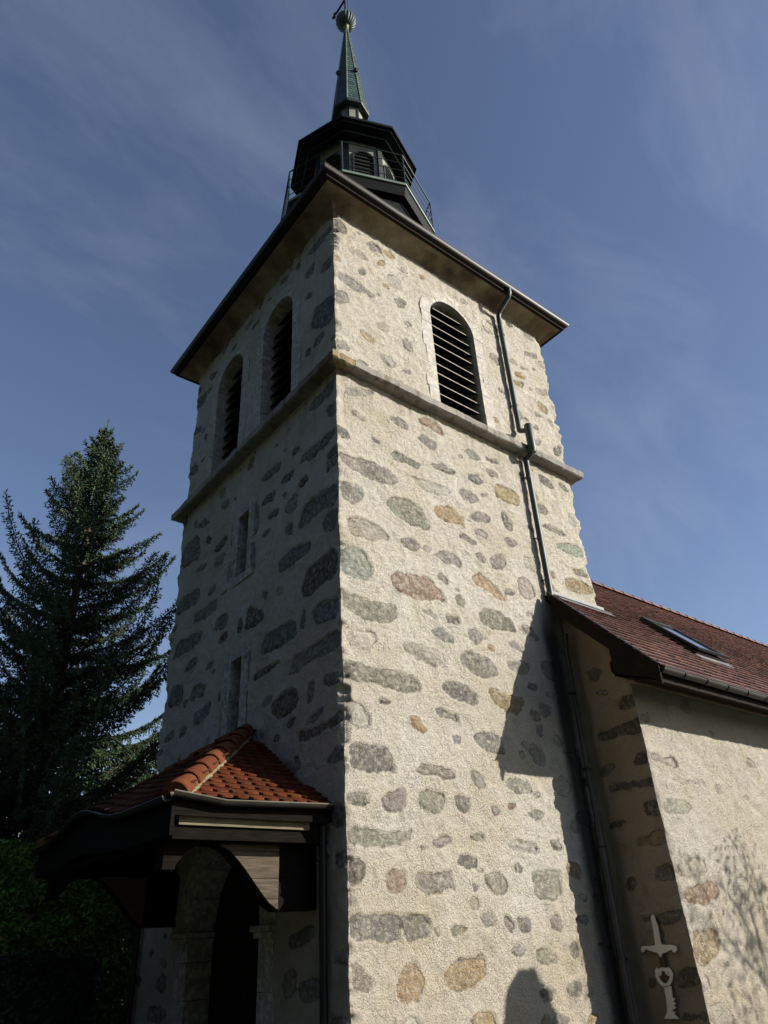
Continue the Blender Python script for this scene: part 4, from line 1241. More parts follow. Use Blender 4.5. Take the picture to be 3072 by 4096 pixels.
mb.prism([(XE-0.04, YN, 3.54), (XE-0.04, 5.06, 3.54), (XE-0.04, 2.0, 6.9)], (0.03, 0, 0))
mb.build('rear_wall', MAT_DRESSED, nave)

SL = 1.056
YE, ZE, YR = -1.77, 3.27, 2.0
ZR = ZE+SL*(YR-YE)
slope = Vector((0, 1, SL)).normalized(); rn = Vector((0, -SL, 1)).normalized()
XV = 4.42
def roofp(x, s, h):
    return Vector((x, YE, ZE))+slope*s+rn*h
SLEN = (YR-YE)*math.sqrt(1+SL*SL)
# deck below the tiles
mb = MB()
mb.box8([roofp(XV, -0.02, -0.10), roofp(XE+0.3, -0.02, -0.10), roofp(XE+0.3, SLEN, -0.10), roofp(XV, SLEN, -0.10),
         roofp(XV, -0.02, -0.03), roofp(XE+0.3, -0.02, -0.03), roofp(XE+0.3, SLEN, -0.03), roofp(XV, SLEN, -0.03)])
mb.box8([(6.1, YR, ZR-0.14), (XE+0.3, YR, ZR-0.14), (XE+0.3, 5.7, ZR-0.14-SL*3.7), (6.1, 5.7, ZR-0.14-SL*3.7),
         (6.1, YR, ZR-0.04), (XE+0.3, YR, ZR-0.04), (XE+0.3, 5.7, ZR-0.04-SL*3.7), (6.1, 5.7, ZR-0.04-SL*3.7)])
mb.build('roof_deck', MAT_SOFFIT, nave)
# tiles
r = np.random.default_rng(4)
V, C = [], []
rowh, tw = 0.175, 0.185
rows = int(SLEN/rowh)
for i in range(rows):
    s = i*rowh
    x = XV+(0 if i % 2 else -tw/2)
    while x < XE+0.3:
        x0, x1 = max(x, XV)+0.002, x+tw-0.002
        xm = (x0+x1)/2
        y_mid = YE+slope.y*(s+0.08)
        if not (xm < 6.0 and y_mid > -0.06) and x1-x0 > 0.03:
            j = r.uniform(-0.006, 0.006)-(r.uniform(0, 0.03) if r.random() < 0.03 else 0); jh = r.uniform(0, 0.006); sk = r.uniform(-0.004, 0.004)
            lo, hi = s-0.035+j, s+rowh+0.03
            q = [roofp(x0, lo+sk, 0.038+jh), roofp(x1, lo-sk, 0.038+jh), roofp(x1, hi, 0.0), roofp(x0, hi, 0.0),
                 roofp(x0, lo+sk, 0.060+jh), roofp(x1, lo-sk, 0.060+jh), roofp(x1, hi, 0.018), roofp(x0, hi, 0.018)]
            V.append(q)
            k = r.uniform(0.72, 1.22); big_ = 0.85+0.3*float(vnoise(x*0.35, s*0.5, 6)); c = np.array([0.158, 0.081, 0.071])*k*big_*(1+r.uniform(-0.1, 0.1, 3))
            if r.random() < 0.06: c = np.array([0.24, 0.12, 0.08])
            if r.random() < 0.05: c = np.array([0.10, 0.055, 0.05])
            C.append(np.tile(c, (8, 1)))
        x += tw
Vn = np.array([[tuple(p) for p in q] for q in V]).reshape(-1, 3); Cn = np.concatenate(C)
bf = np.array([(0, 3, 2, 1), (4, 5, 6, 7), (0, 1, 5, 4), (1, 2, 6, 5), (2, 3, 7, 6), (3, 0, 4, 7)])
Fn = (bf[None]+8*np.arange(len(V))[:, None, None]).reshape(-1, 4)
roof_o = np_mesh('tiled_roof', Vn, Fn, MAT_TILE, nave, {'tint': ('COLOR', Cn)})
mb = MB()
x = 6.0
while x < XE:
    x2 = x+0.42
    k = rr.uniform(0.8, 1.15)
    for xa, xb, ra in ((x, x2+0.03, 0.115),):
        rings = []
        for t, rad in ((0, 0.116), (0.12, 0.112), (0.13, 0.104), (1.0, 0.100)):
            xx = xa+(xb-xa)*t
            rings.append([(xx, YR+rad*math.cos(math.pi*m_/10), ZR+0.005+rad*0.9*math.sin(math.pi*m_/10)) for m_ in range(11)])
        mb.loft(rings, closed=False, col=(0.18*k, 0.075*k, 0.06*k))
    x = x2
mb.build('ridge_tiles', MAT_TILE, nave, smooth=True)
# verge: bargeboard, with the capping strip along the tile edge
mb = MB()
b0, b1 = roofp(XV-0.03, -0.06, 0.02), roofp(XV-0.03, SLEN*0.33, 0.02)
y_top = -0.14
smax = (y_top-YE)/slope.y
a_ = roofp(XV-0.035, -0.05, 0.015); b_ = roofp(XV-0.035, smax, 0.015)
mb.prism([a_, b_, b_-Vector((0, 0, 0.32)), a_-Vector((0, 0, 0.26))], (0.035, 0, 0))
a2 = roofp(XV-0.05, -0.05, 0.030); b2 = roofp(XV-0.05, smax+0.05, 0.030)
mb.prism([a2, b2, b2-Vector((0, 0, 0.10)), a2-Vector((0, 0, 0.10))], (0.013, 0, 0))
mb.build('bargeboard', MAT_BARGE, nave)
mb = MB()
a3 = roofp(XV-0.055, -0.05, 0.060); b3 = roofp(XV-0.055, smax+0.05, 0.060)
mb.obox((a3+b3)/2, (b3-a3)/2, (0.035, 0, 0), rn*0.006)
mb.build('verge_strip', MAT_GUTTER, nave)
mb = MB()
mb.prism([(XN+0.1, -1.17, 3.38), (XN+0.1, -0.95, 3.38), (XN+0.1, -0.95, 3.60), (XN+0.1, -1.17, 3.60)], (XV-XN-0.06, 0, 0))
mb.build('purlin_end', MAT_WOOD_DARK, nave, bevel=0.05)
mb = MB()   # closed soffit under the eaves, fascia, batten at the wall head
mb.box((XV+0.02, -1.74, 3.055), (XE, -1.71, 3.22))
mb.box8([(XV+0.02, -1.72, 3.06), (XE, -1.72, 3.06), (XE, -1.03, 3.33), (XV+0.02, -1.03, 3.33), (XV+0.02, -1.72, 3.09), (XE, -1.72, 3.09), (XE, -1.03, 3.36), (XV+0.02, -1.03, 3.36)])
mb.prism([(XV+0.02, -1.72, 3.07), (XV+0.02, -1.03, 3.34), (XV+0.02, -1.03, 3.80)], (0.03, 0, 0))
mb.build('eaves_soffit', MAT_BARGE, nave)
mb = MB(); mb.box((XV+0.30, -1.16, 3.245), (XE, -1.095, 3.285))
mb.build('eaves_batten', MAT_BATTEN, nave)
mb = MB(); mb.gutter((XV+0.02, -1.815, 3.235), (XE, -1.815, 3.20), 0.075, (0, -1, 0))
mb.prism([(XV+0.02, -1.74, 3.235), (XV+0.02, -1.76, 3.18), (XV+0.02, -1.815, 3.16), (XV+0.02, -1.87, 3.18), (XV+0.02, -1.89, 3.235)], (0.008, 0, 0))
ng = mb.build('gutter', MAT_PIPE_BROWN, nave, smooth=True)
x = 5.0
while x < 14:
    mb = MB()
    zc = 3.235-(x-XV)*0.0021
    pts = [Vector((x, -1.815+0.081*math.cos(math.pi*k/10), zc-0.081*math.sin(math.pi*k/10))) for k in range(11)]
    for p, q in zip(pts[:-1], pts[1:]):
        m_ = (p+q)/2; mb.obox(m_, (0.014, 0, 0), (q-p)/2*1.05, ((m_-Vector((x, -1.815, zc))).normalized()*0.004))
    mb.build('gutter_bracket', MAT_GUTTER, ng)
    x += 0.62
# flashing where the roof meets the tower
mb = MB()
s0 = (-0.235-YE)/slope.y; s1 = (-0.03-YE)/slope.y
mb.box8([roofp(XV+0.1, s0, 0.062), roofp(6.06, s0, 0.062), roofp(6.06, s1, 0.05), roofp(XV+0.1, s1, 0.05),
         roofp(XV+0.1, s0, 0.070), roofp(6.06, s0, 0.070), roofp(6.06, s1, 0.058), roofp(XV+0.1, s1, 0.058)])
mb.box((XV+0.1, -0.065, 4.98), (6.07, -0.045, 5.20))
mb.box8([roofp(XV+0.1, s0+0.1, 0.085), roofp(6.06, s0+0.1, 0.085), roofp(6.06, s0+0.13, 0.085), roofp(XV+0.1, s0+0.13, 0.085),
         roofp(XV+0.1, s0+0.1, 0.064), roofp(6.06, s0+0.1, 0.064), roofp(6.06, s0+0.13, 0.064), roofp(XV+0.1, s0+0.13, 0.064)])
mb.build('flashing', MAT_ZINC, nave)
# skylight, tipped a little open
sx0, sx1 = 7.42, 8.50
sk0, sk1 = (-0.86-YE)/slope.y, (0.10-YE)/slope.y
mb = MB()
fw = 0.07
def fr(x0, x1, a, b, h0=-0.02, h1=0.10):
    mb.box8([roofp(x0, a, h0), roofp(x1, a, h0), roofp(x1, b, h0), roofp(x0, b, h0), roofp(x0, a, h1), roofp(x1, a, h1), roofp(x1, b, h1), roofp(x0, b, h1)])
fr(sx0, sx0+fw, sk0, sk1); fr(sx1-fw, sx1, sk0, sk1); fr(sx0+fw, sx1-fw, sk0, sk0+fw); fr(sx0+fw, sx1-fw, sk1-fw, sk1)
sky = mb.build('skylight', MAT_IRON, nave)
mb = MB()
def tilt(s):  return 0.104+(sk1-s)*0.03
def fs(x0, x1, a, b, th=0.045):
    mb.box8([roofp(x0, a, tilt(a)), roofp(x1, a, tilt(a)), roofp(x1, b, tilt(b)), roofp(x0, b, tilt(b)),
             roofp(x0, a, tilt(a)+th), roofp(x1, a, tilt(a)+th), roofp(x1, b, tilt(b)+th), roofp(x0, b, tilt(b)+th)])
fs(sx0+0.01, sx0+0.09, sk0, sk1); fs(sx1-0.09, sx1-0.01, sk0, sk1); fs(sx0+0.09, sx1-0.09, sk0, sk0+0.09); fs(sx0+0.09, sx1-0.09, sk1-0.14, sk1)
mb.build('sash', MAT_GUTTER, sky)
mb = MB()
fs(sx0+0.085, sx1-0.085, sk0+0.085, sk1-0.135, 0.02)
mb.build('pane', MAT_GLASS, sky)
mb = MB()
fr(sx0-0.04, sx1+0.04, sk0-0.16, sk0-0.002, 0.035, 0.060)
mb.build('apron', MAT_ZINC, sky)
# lower downpipe in the corner between tower and nave
mb = MB()
mb.tube([(4.60, -0.16, 4.35), (4.56, -0.135, 4.0), (4.52, -0.13, 2.2), (4.52, -0.13, 1.3)], 0.036, 12)
mb.tube([(4.52, -0.13, 1.36), (4.45, -0.13, G)], 0.058, 12)
lp = mb.build('downpipe', MAT_PIPE_BROWN, nave, smooth=True)
for z in (3.3, 2.1, 1.0, -0.4):
    mb = MB(); mb.tube([(4.515, -0.13, z), (4.515, -0.13, z+0.03)], 0.064, 12); mb.tube([(4.54, -0.12, z+0.015), (4.70, -0.02, z+0.015)], 0.010, 6)
    mb.build('pipe_bracket', MAT_IRON, lp)

# cut-out ornament on the shaded nave wall
orn = thing('wall_ornament', 'cream cut-out ornament, dagger shape above scrolled shield, fixed to shaded nave wall', 'ornament', (4.74, -0.6, -1.06))
UPP = [(-0.606, 0.121), (-0.631, 0.088), (-0.63, 0.045), (-0.647, -0.017), (-0.641, -0.12), (-0.639, -0.231), (-0.707, -0.244), (-0.797, -0.243), (-0.858, -0.262), (-0.862, -0.298), (-0.826, -0.331), (-0.791, -0.323), (-0.792, -0.297), (-0.744, -0.309), (-0.67, -0.332), (-0.631, -0.337), (-0.618, -0.356), (-0.594, -0.386), (-0.573, -0.356), (-0.558, -0.33), (-0.504, -0.317), (-0.44, -0.299), (-0.387, -0.28), (-0.355, -0.309), (-0.329, -0.32), (-0.311, -0.299), (-0.323, -0.256), (-0.361, -0.245), (-0.454, -0.248), (-0.549, -0.24), (-0.561, -0.134), (-0.572, -0.014), (-0.566, 0.048), (-0.574, 0.091)]
RING = [(-0.45, -0.587), (-0.466, -0.546), (-0.504, -0.518), (-0.578, -0.494), (-0.654, -0.501), (-0.702, -0.528), (-0.72, -0.58), (-0.69, -0.645), (-0.638, -0.693), (-0.579, -0.721), (-0.527, -0.71), (-0.483, -0.669), (-0.458, -0.623)]
LOW = [(-0.551, -0.705), (-0.65, -0.704), (-0.645, -0.781), (-0.635, -0.829), (-0.674, -0.844), (-0.634, -0.869), (-0.667, -0.892), (-0.631, -0.916), (-0.657, -0.939), (-0.582, -0.972), (-0.643, -0.986), (-0.606, -1.003), (-0.665, -1.055), (-0.447, -1.062), (-0.503, -1.005), (-0.526, -0.958), (-0.543, -0.846), (-0.544, -0.766)]
XO = 4.715
mb = MB(); mb.prism([(XO, y, z) for y, z in UPP], (0.022, 0, 0)); mb.build('dagger', MAT_ORNAMENT, orn)
mb = MB()
cy, cz_ = -0.585, -0.605
inn = [(cy+(y-cy)*0.64, cz_+(z-cz_)*0.62) for y, z in RING]
mb.loft([[(XO, y, z) for y, z in RING], [(XO, y, z) for y, z in inn], [(XO+0.022, y, z) for y, z in inn], [(XO+0.022, y, z) for y, z in RING], [(XO, y, z) for y, z in RING]])
for s_ in (-1, 1):
    pts = [(XO+0.008, cy+s_*(0.075-0.040*math.cos(a)), cz_+0.060-0.036*math.sin(a)) for a in [k*math.pi*1.5/10 for k in range(11)]]
    mb.tube(pts, 0.014, 6)
mb.build('shield_ring', MAT_ORNAMENT, orn)
mb = MB(); mb.prism([(XO, y, z) for y, z in LOW], (0.022, 0, 0)); mb.build('pedestal', MAT_ORNAMENT, orn)
mb = MB(); mb.box((XO+0.004, -0.64, -0.52), (XO+0.016, -0.56, -0.36)); mb.build('plate', MAT_RUST, orn)
for lo_, hi_ in (((XO+0.02, -0.66, -0.62), (XN+0.01, -0.52, -0.58)), ((XO+0.023, -0.62, -0.20), (XN+0.01, -0.58, -0.16)), ((XO+0.023, -0.61, -0.90), (XN+0.01, -0.57, -0.86))):
    mb = MB(); mb.box(lo_, hi_); mb.build('fixing', MAT_RUST, orn)

# ------------------------------------------------------------------ porch canopy
porch = thing('porch_canopy', 'dark timber porch canopy with hipped roof of orange scalloped tiles over the tower door', 'porch', (0, 2.6, 0.3))
PX, PS, PN, PZ = -2.0, 0.26, 4.94, 1.38
AY, AZ = 2.48, 2.74
def bulge(y):
    return 0.24*math.exp(-((y-2.95)/0.85)**2)
def h_s(x, y): return PZ+(y-PS)/(AY-PS)*(AZ-PZ)
def h_n(x, y): return PZ+(PN-y)/(PN-AY)*(AZ-PZ)
def h_w(x, y):
    t = (x-PX)/(0-PX)
    return PZ+t*(AZ-PZ)+bulge(y)*(1-t)**1.2
def tile_at(V, C, hf, x, y, along, up, w, l, hgt, col, r):
    """round-ended tile: centre of lower edge (x, y); along / up are unit horizontal vectors"""
    ax, ay = along; ux, uy = up
    def pt(a, b, h):
        xx, yy = x+ax*a+ux*b, y+ay*a+uy*b
        return (xx, yy, hf(min(xx, 0.0), yy)+h)
    j = r.uniform(-0.006, 0.006)
    prof = [(-w/2, 0.045), (-w/3.0, 0.012), (-w/7, 0.0), (w/7, 0.0), (w/3.0, 0.012), (w/2, 0.045), (w/2, l), (-w/2, l)]
    top = [pt(a, b+j, hgt*(1-b/l)+0.020) for a, b in prof]; bot = [pt(a, b+j, hgt*(1-b/l)-0.002) for a, b in prof]
    V.append(bot+top); C.append(np.tile(col, (16, 1)))
r = np.random.default_rng(9)
V, C = [], []
def tcol(base=(0.088, 0.024, 0.009)):
    k = r.uniform(0.7, 1.25)
    return np.array(base)*k*(1+r.uniform(-0.08, 0.08, 3))
tw = 0.190
hl = AY-PS
i = 0; y = PS-0.02
while y < AY-0.05:
    t = (y-PS)/hl
    xl = PX*(1-max(t, 0))
    x = xl-0.05+(0 if i % 2 else tw/2)
    while x < -0.02:
        if x > xl-0.02: tile_at(V, C, h_s, x, y, (1, 0), (0, 1), tw-0.008, 0.185, 0.042, tcol(), r)
        x += tw
    y += 0.124; i += 1
i = 0; y = PN+0.02
while y > AY+0.05:
    t = (PN-y)/(PN-AY); xl = PX*(1-max(t, 0)); x = xl+(0 if i % 2 else tw/2)
    while x < -0.02:
        tile_at(V, C, h_n, x, y, (1, 0), (0, -1), tw-0.008, 0.185, 0.042, tcol((0.055, 0.026, 0.014)), r)  # north tiles tinted darker, the slope's shade put into the colour
        x += tw
    y -= 0.124; i += 1
i = 0; x = PX-0.02
while x < -0.08:
    t = max(0, (x-PX)/-PX); ya, yb = PS+(AY-PS)*t, PN+(AY-PN)*t
    y = ya+(0 if i % 2 else tw/2)
    while y < yb+0.02:
        tile_at(V, C, h_w, x, y, (0, 1), (1, 0), tw-0.008, 0.185, 0.042, tcol((0.070, 0.028, 0.014)), r)  # west tiles also darker, shade painted into the tile colour
        y += tw
    x += 0.124; i += 1
Vn = np.array(V).reshape(-1, 3); Cn = np.concatenate(C)
me_f = []
for k in range(len(V)):
    b = 16*k
    me_f.append(tuple(b+8+q for q in range(8)))
    for q in range(8):
        me_f.append((b+q, b+(q+1) % 8, b+8+(q+1) % 8, b+8+q))
mb = MB(); mb.v = [tuple(p) for p in Vn]; mb.c = [tuple(c) for c in Cn]; mb.f = me_f; mb.mi = [0]*len(me_f)
mb.build('tiled_roof', MAT_PORCH_TILE, porch)
# boarding under the tiles
mb = MB()
n_ = 16
eW = [(PX, PS+(PN-PS)*k/n_) for k in range(n_+1)]
ring_e = [(x, y, h_w(x, y)-0.03) for x, y in eW]
ap = (0.0, AY, AZ-0.03)
vs = ring_e+[ap, (0, PS, PZ-0.03), (0, PN, PZ-0.03)]
na = len(ring_e)
fs_ = [(k, k+1, na) for k in range(n_)]+[(0, na, na+1), (n_, na+2, na)]
mb.add(vs, fs_)
vs2 = [(x, y, z-0.035) for x, y, z in vs]
mb.add(vs2, [tuple(reversed(f)) for f in fs_])
mb.build('roof_boarding', MAT_SOFFIT, porch)
# hip tiles: overlapping round caps
def hip(y_e):
    o_mb = MB()
    a = Vector((PX+0.02, y_e, PZ+0.05)); b = Vector((0.0, AY, AZ+0.06))
    d = (b-a); ln = d.length; d = d/ln
    side = d.cross(Vector((0, 0, 1))).normalized(); up = side.cross(d).normalized()
    L0 = 0.42; k = 0; s = 0.0
    while s < ln-0.1:
        kk = rr.uniform(0.85, 1.15)
        col = (0.115*kk, 0.036*kk, 0.016*kk)
        rings = []
        for t, rad in ((0.0, 0.135), (0.03, 0.147), (0.10, 0.145), (0.5, 0.136), (1.12, 0.115)):
            p = a+d*(s+L0*t)+up*0.004*(1-t)
            rings.append([p+side*(rad*math.cos(math.pi*(m_/12)))+up*(rad*math.sin(math.pi*(m_/12))-0.035) for m_ in range(13)])
        o_mb.loft(rings, closed=False, col=col)
        if k == 0:
            e = rings[0]; o_mb.add(e, [tuple(range(13))], col)
        s += L0; k += 1
    hp = o_mb.build('hip_ridge', MAT_PORCH_TILE, porch, smooth=True)
    for sg in (1, -1):
        bed = MB(); pth, rad_ = [], []
        for q in range(60):
            pth.append(a+d*(ln*q/61)+side*(sg*(0.130+rr.uniform(-0.012, 0.014)))+up*(-0.045+rr.uniform(-0.008, 0.008)))
            rad_.append(rr.uniform(0.010, 0.028))
        bed.tube(pth, rad_, 6, col=(0.19, 0.165, 0.105))
        bed.build('mortar_bedding', MAT_PORCH_TILE, hp)
    return hp
hip(PS); hip(PN)
# gutters
mb = MB()
mb.gutter((PX-0.04, PS-0.075, PZ+0.045), (PX+0.55, PS-0.075, PZ-0.02), 0.055, (0, -1, 0), rim=1); mb.gutter((PX+0.55, PS-0.075, PZ-0.02), (-0.06, PS-0.075, PZ+0.015), 0.055, (0, -1, 0), rim=1)
mb.build('gutter', [MAT_GUTTER, MAT_ZINC_RIM], porch, smooth=True)
mb = MB(); mb.gutter((PX-0.04, PN+0.075, PZ), (-0.06, PN+0.075, PZ), 0.055, (0, 1, 0)); mb.build('gutter', MAT_GUTTER, porch, smooth=True)
mb = MB()
for k in range(n_):
    y0, y1 = eW[k][1], eW[k+1][1]
    mb.gutter((PX-0.06, y0, h_w(PX, y0)+0.0), (PX-0.06, y1, h_w(PX, y1)+0.0), 0.05, (-1, 0, 0))
mb.build('gutter', MAT_GUTTER, porch, smooth=True)
# fascias, wall plates, west beam
mb = MB()
mb.box((PX+0.03, PS+0.0, PZ-0.17), (-0.03, PS+0.03, PZ-0.035)); mb.box((PX+0.03, PN-0.03, PZ-0.17), (-0.03, PN, PZ-0.035))
for k in range(n_):
    y0, y1 = eW[k][1]+0.0005, eW[k+1][1]-0.0005
    za, zb = h_w(PX, y0)-0.04, h_w(PX, y1)-0.04
    la, lb = 1.02+bulge(y0)*0.4, 1.02+bulge(y1)*0.4
    mb.box8([(PX+0.0, y0, la), (PX+0.0, y1, lb), (PX+0.04, y1, lb), (PX+0.04, y0, la), (PX+0.0, y0, za), (PX+0.0, y1, zb), (PX+0.04, y1, zb), (PX+0.04, y0, za)])
mb.build('fascia', MAT_WOOD_DARK, porch)
mb = MB()
mb.box((-1.87, 0.345, 1.135), (-0.27, 0.375, 1.315))
mb.build('pale_plank', MAT_WOOD_LIGHT, porch)
mb = MB()
mb.box((-1.92, 0.38, 1.00), (-0.02, 0.66, 1.24)); mb.box((-1.92, 4.60, 1.00), (-0.02, 4.86, 1.24))
mb.box((-1.92, 0.68, 1.02), (-1.70, 4.58, 1.22))
mb.build('beam', MAT_WOOD_DARK, porch, bevel=0.01)
# curved side brackets: wall post, curved brace, boarded spandrel
ARC = [(-1.80, 0.72), (-1.74, 0.80), (-1.66, 0.90), (-1.55, 0.97), (-1.43, 1.00)]
ARC2 = [(-1.43, 0.985), (-1.30, 0.985), (-1.17, 0.93), (-1.05, 0.83), (-0.95, 0.73), (-0.77, 0.53), (-0.66, 0.42), (-0.54, 0.345)]
def bracket(y0, y1):
    mb = MB()
    mb.box((-0.52, y0+0.015, 0.335), (-0.005, y1, 0.998))          # wall post and its pad
    br = mb.build('bracket', MAT_WOOD_DARK, porch, bevel=0.008)
    mb = MB()
    mb.box((-1.90, y0+0.01, 0.74), (-1.76, y1, 0.998))
    for p, q in zip(ARC2[:-1], ARC2[1:]):
        p, q = Vector((p[0], 0, p[1])), Vector((q[0], 0, q[1]))
        d = (q-p); nrm = Vector((d.z, 0, -d.x)).normalized()
        if nrm.z < 0: nrm = -nrm
        mb.box8([(p.x, y0+0.012, p.z), (q.x, y0+0.012, q.z), (q.x, y1, q.z), (p.x, y1, p.z)] +
                [((v+nrm*0.05).x, yy, min((v+nrm*0.05).z, 0.997)) for v, yy in ((p, y0+0.012), (q, y0+0.012), (q, y1), (p, y1))])
    for p, q in zip(ARC[:-1], ARC[1:]):
        mb.box8([(p[0], y0+0.012, p[1]), (q[0], y0+0.012, q[1]), (q[0], y1, q[1]), (p[0], y1, p[1]), (p[0], y0+0.012, 0.997), (q[0], y0+0.012, 0.997), (q[0], y1, 0.997), (p[0], y1, 0.997)])
    mb.build('brace', MAT_WOOD_DARK, br)
    # boards fill the triangle between brace, post and beam
    def xa(z):
        pts = ARC2
        for (x0, z0), (x1, z1) in zip(pts[:-1], pts[1:]):
            if z1 <= z <= z0: return x0+(x1-x0)*(z-z0)/(z1-z0-1e-9)
        return pts[0][0]+0.25
    mb = MB()
    for za, zb in ((0.36, 0.46), (0.465, 0.655), (0.66, 0.925), (0.93, 0.995)):
        m_ = 6
        lft = [(min(-0.53, xa(za+(zb-za)*k/m_)+0.02), za+(zb-za)*k/m_) for k in range(m_+1)]
        mb.prism([(x, y0, z) for x, z in lft]+[(-0.525, y0, zb), (-0.525, y0, za)], (0, 0.014, 0))
    mb.build('boards', MAT_WOOD_GREY, br)
bracket(0.585, 0.80); bracket(4.42, 4.60)
# rain pipes of the porch
for (y, z) in ((0.36, 1.33), (5.70, 1.2)):
    mb = MB(); mb.tube([(-0.10, y, z), (-0.08, y, z-0.2), (-0.075, y, G)], 0.045, 12)
    if y > 3: mb.tube([(-0.11, 5.02, 1.33), (-0.10, y, 1.16)], 0.04, 10)
    mb.build('rain_pipe', MAT_GUTTER, porch, smooth=True)

# ------------------------------------------------------------------ spruce
def spikes(base, dirs, length, width, col):
    """thin three-sided sprays; arrays (n,3),(n,3),(n),(n),(n,3)"""
    d = dirs/np.linalg.norm(dirs, axis=1, keepdims=True)
    ref = np.where(np.abs(d[:, 2:3]) < 0.9, np.array([[0, 0, 1.0]]), np.array([[1.0, 0, 0]]))
    u = np.cross(d, ref); u /= np.linalg.norm(u, axis=1, keepdims=True)
    w = np.cross(d, u)
    mid = base+d*(length*0.35)[:, None]
    V = np.stack([base, mid+u*width[:, None], mid-u*(width*0.5)[:, None]+w*(width*0.87)[:, None], mid-u*(width*0.5)[:, None]-w*(width*0.87)[:, None], base+d*length[:, None]], 1)
    n = len(base); o = 5*np.arange(n)[:, None]
    F = np.concatenate([o+np.array([[0, 1, 2]]), o+np.array([[0, 2, 3]]), o+np.array([[0, 3, 1]]), o+np.array([[4, 2, 1]]), o+np.array([[4, 3, 2]]), o+np.array([[4, 1, 3]])])
    return V.reshape(-1, 3), F, np.repeat(col, 5, axis=0)

def spruce(x, y, top, seed, rmax, label):
    r = np.random.default_rng(seed)
    t_o = thing('spruce_tree', label, 'tree', (x, y, G))
    mb = MB()
    H = top-G
    mb.tube([(x, y, G), (x+0.03, y, G+H*0.3), (x, y+0.02, G+H*0.6), (x, y, top-0.3), (x, y, top+0.1)], [0.26, 0.20, 0.12, 0.03, 0.008], 10)
    B, Dr, Ln, Wd, Co = [], [], [], [], []
    z = G+0.9
    while z < top-0.12:
        t = (z-G)/H
        nb = int(r.integers(5, 7)) if t > 0.3 else 6
        for k in range(nb):
            az = 2*np.pi*(k+r.uniform(-0.35, 0.35))/nb+z*2.4
            Lb = min(4.2, rmax*(1-t)**1.05)*(r.uniform(0.50, 0.85) if r.random() < 0.4 else r.uniform(0.85, 1.18))+0.09
            a0 = -0.30+0.85*t+r.uniform(-0.14, 0.12)
            cv = 0.50*(1-t)+0.16+r.uniform(-0.05, 0.15)
            h = np.array([np.cos(az), np.sin(az), 0.0]); sd_ = np.array([-np.sin(az), np.cos(az), 0])
            z0 = z+r.uniform(-0.1, 0.1)
            ns = max(5, int(Lb/0.075))
            s = np.linspace(0.05, 1, ns)
            pts = np.array([x, y, z0])+h*(Lb*s)[:, None]+np.array([0, 0, 1.0])*(Lb*(a0*s+cv*s*s*s))[:, None]
            pts += sd_*(0.04*Lb*np.sin(s*5+r.uniform(0, 6)))[:, None]
            kk_ = sorted(set(list(range(0, ns, 5))+[ns-1]))
            mb.tube([tuple(pts[q]) for q in kk_], [0.004+(0.006+0.010*Lb)*(1-q/ns) for q in kk_], 5)
            tang = np.gradient(pts, axis=0); tang /= np.linalg.norm(tang, axis=1, keepdims=True)
            shade = r.uniform(0.75, 1.25)
            for i in range(ns):
                si = s[i]
                for sg in (-1, 1, 0):
                    if sg == 0:
                        dd = tang[i]*0.6+np.array([0, 0, -1.3 if (t < 0.85 and si < 0.93) else 0.4]); tl = 0.62*(1-0.55*si)*(1-0.55*t)*r.uniform(0.5, 1.2)
                    else:
                        dd = tang[i]*0.75+sd_*sg*0.8+np.array([0, 0, r.uniform(-0.55, 0.12)*(1-t*0.7)]); tl = (0.52*(1-si)**0.7+0.14)*(1-0.35*t)*min(1, Lb*1.2)
                    tl *= r.uniform(0.65, 1.25)
                    dd = dd/np.linalg.norm(dd)
                    m_ = max(2, int(tl/0.045))
                    for q in range(m_):
                        f = q/m_
                        p = pts[i]+dd*tl*f+np.array([0, 0, -0.10*tl*f*f])
                        for rep in range(2):
                            v1 = np.cross(dd, r.normal(size=3)); v1 /= np.linalg.norm(v1)+1e-9
                            B.append(p); Dr.append(dd*0.85+v1*0.75+np.array([0, 0, -0.12])); Ln.append(r.uniform(0.07, 0.14)); Wd.append(r.uniform(0.013, 0.024))
                            g = shade*r.uniform(0.7, 1.3)
                            Co.append((0.038*g, 0.072*g, 0.036*g) if r.random() > 0.18 else (0.075*g, 0.082*g, 0.030*g))
            # leading shoot
            B.append(pts[-1]); Dr.append(tang[-1]); Ln.append(0.16); Wd.append(0.012); Co.append((0.05, 0.085, 0.045))
        z += (0.47 if t < 0.75 else 0.30 if t < 0.92 else 0.20)*r.uniform(0.65, 1.35)
    for q in range(26):
        B.append(np.array([x, y, top-0.5+q*0.035])); an_ = r.uniform(0, 6.28)
        Dr.append(np.array([0.45*np.cos(an_), 0.45*np.sin(an_), 1.0])); Ln.append(0.14); Wd.append(0.014); Co.append((0.045, 0.075, 0.038))
    B, Dr, Ln, Wd, Co = map(np.array, (B, Dr, Ln, Wd, Co))
    V, F, C = spikes(B, Dr, Ln, Wd, Co)
    mb.build('trunk', MAT_BARK, t_o)
    np_mesh('crown', V, F, MAT_NEEDLE, t_o, {'tint': ('COLOR', C)})
    return t_o
spruce(-0.38, 12.25, 14.50, 3, 6.9, 'tall dark green spruce with upswept branch tips standing left of the tower')

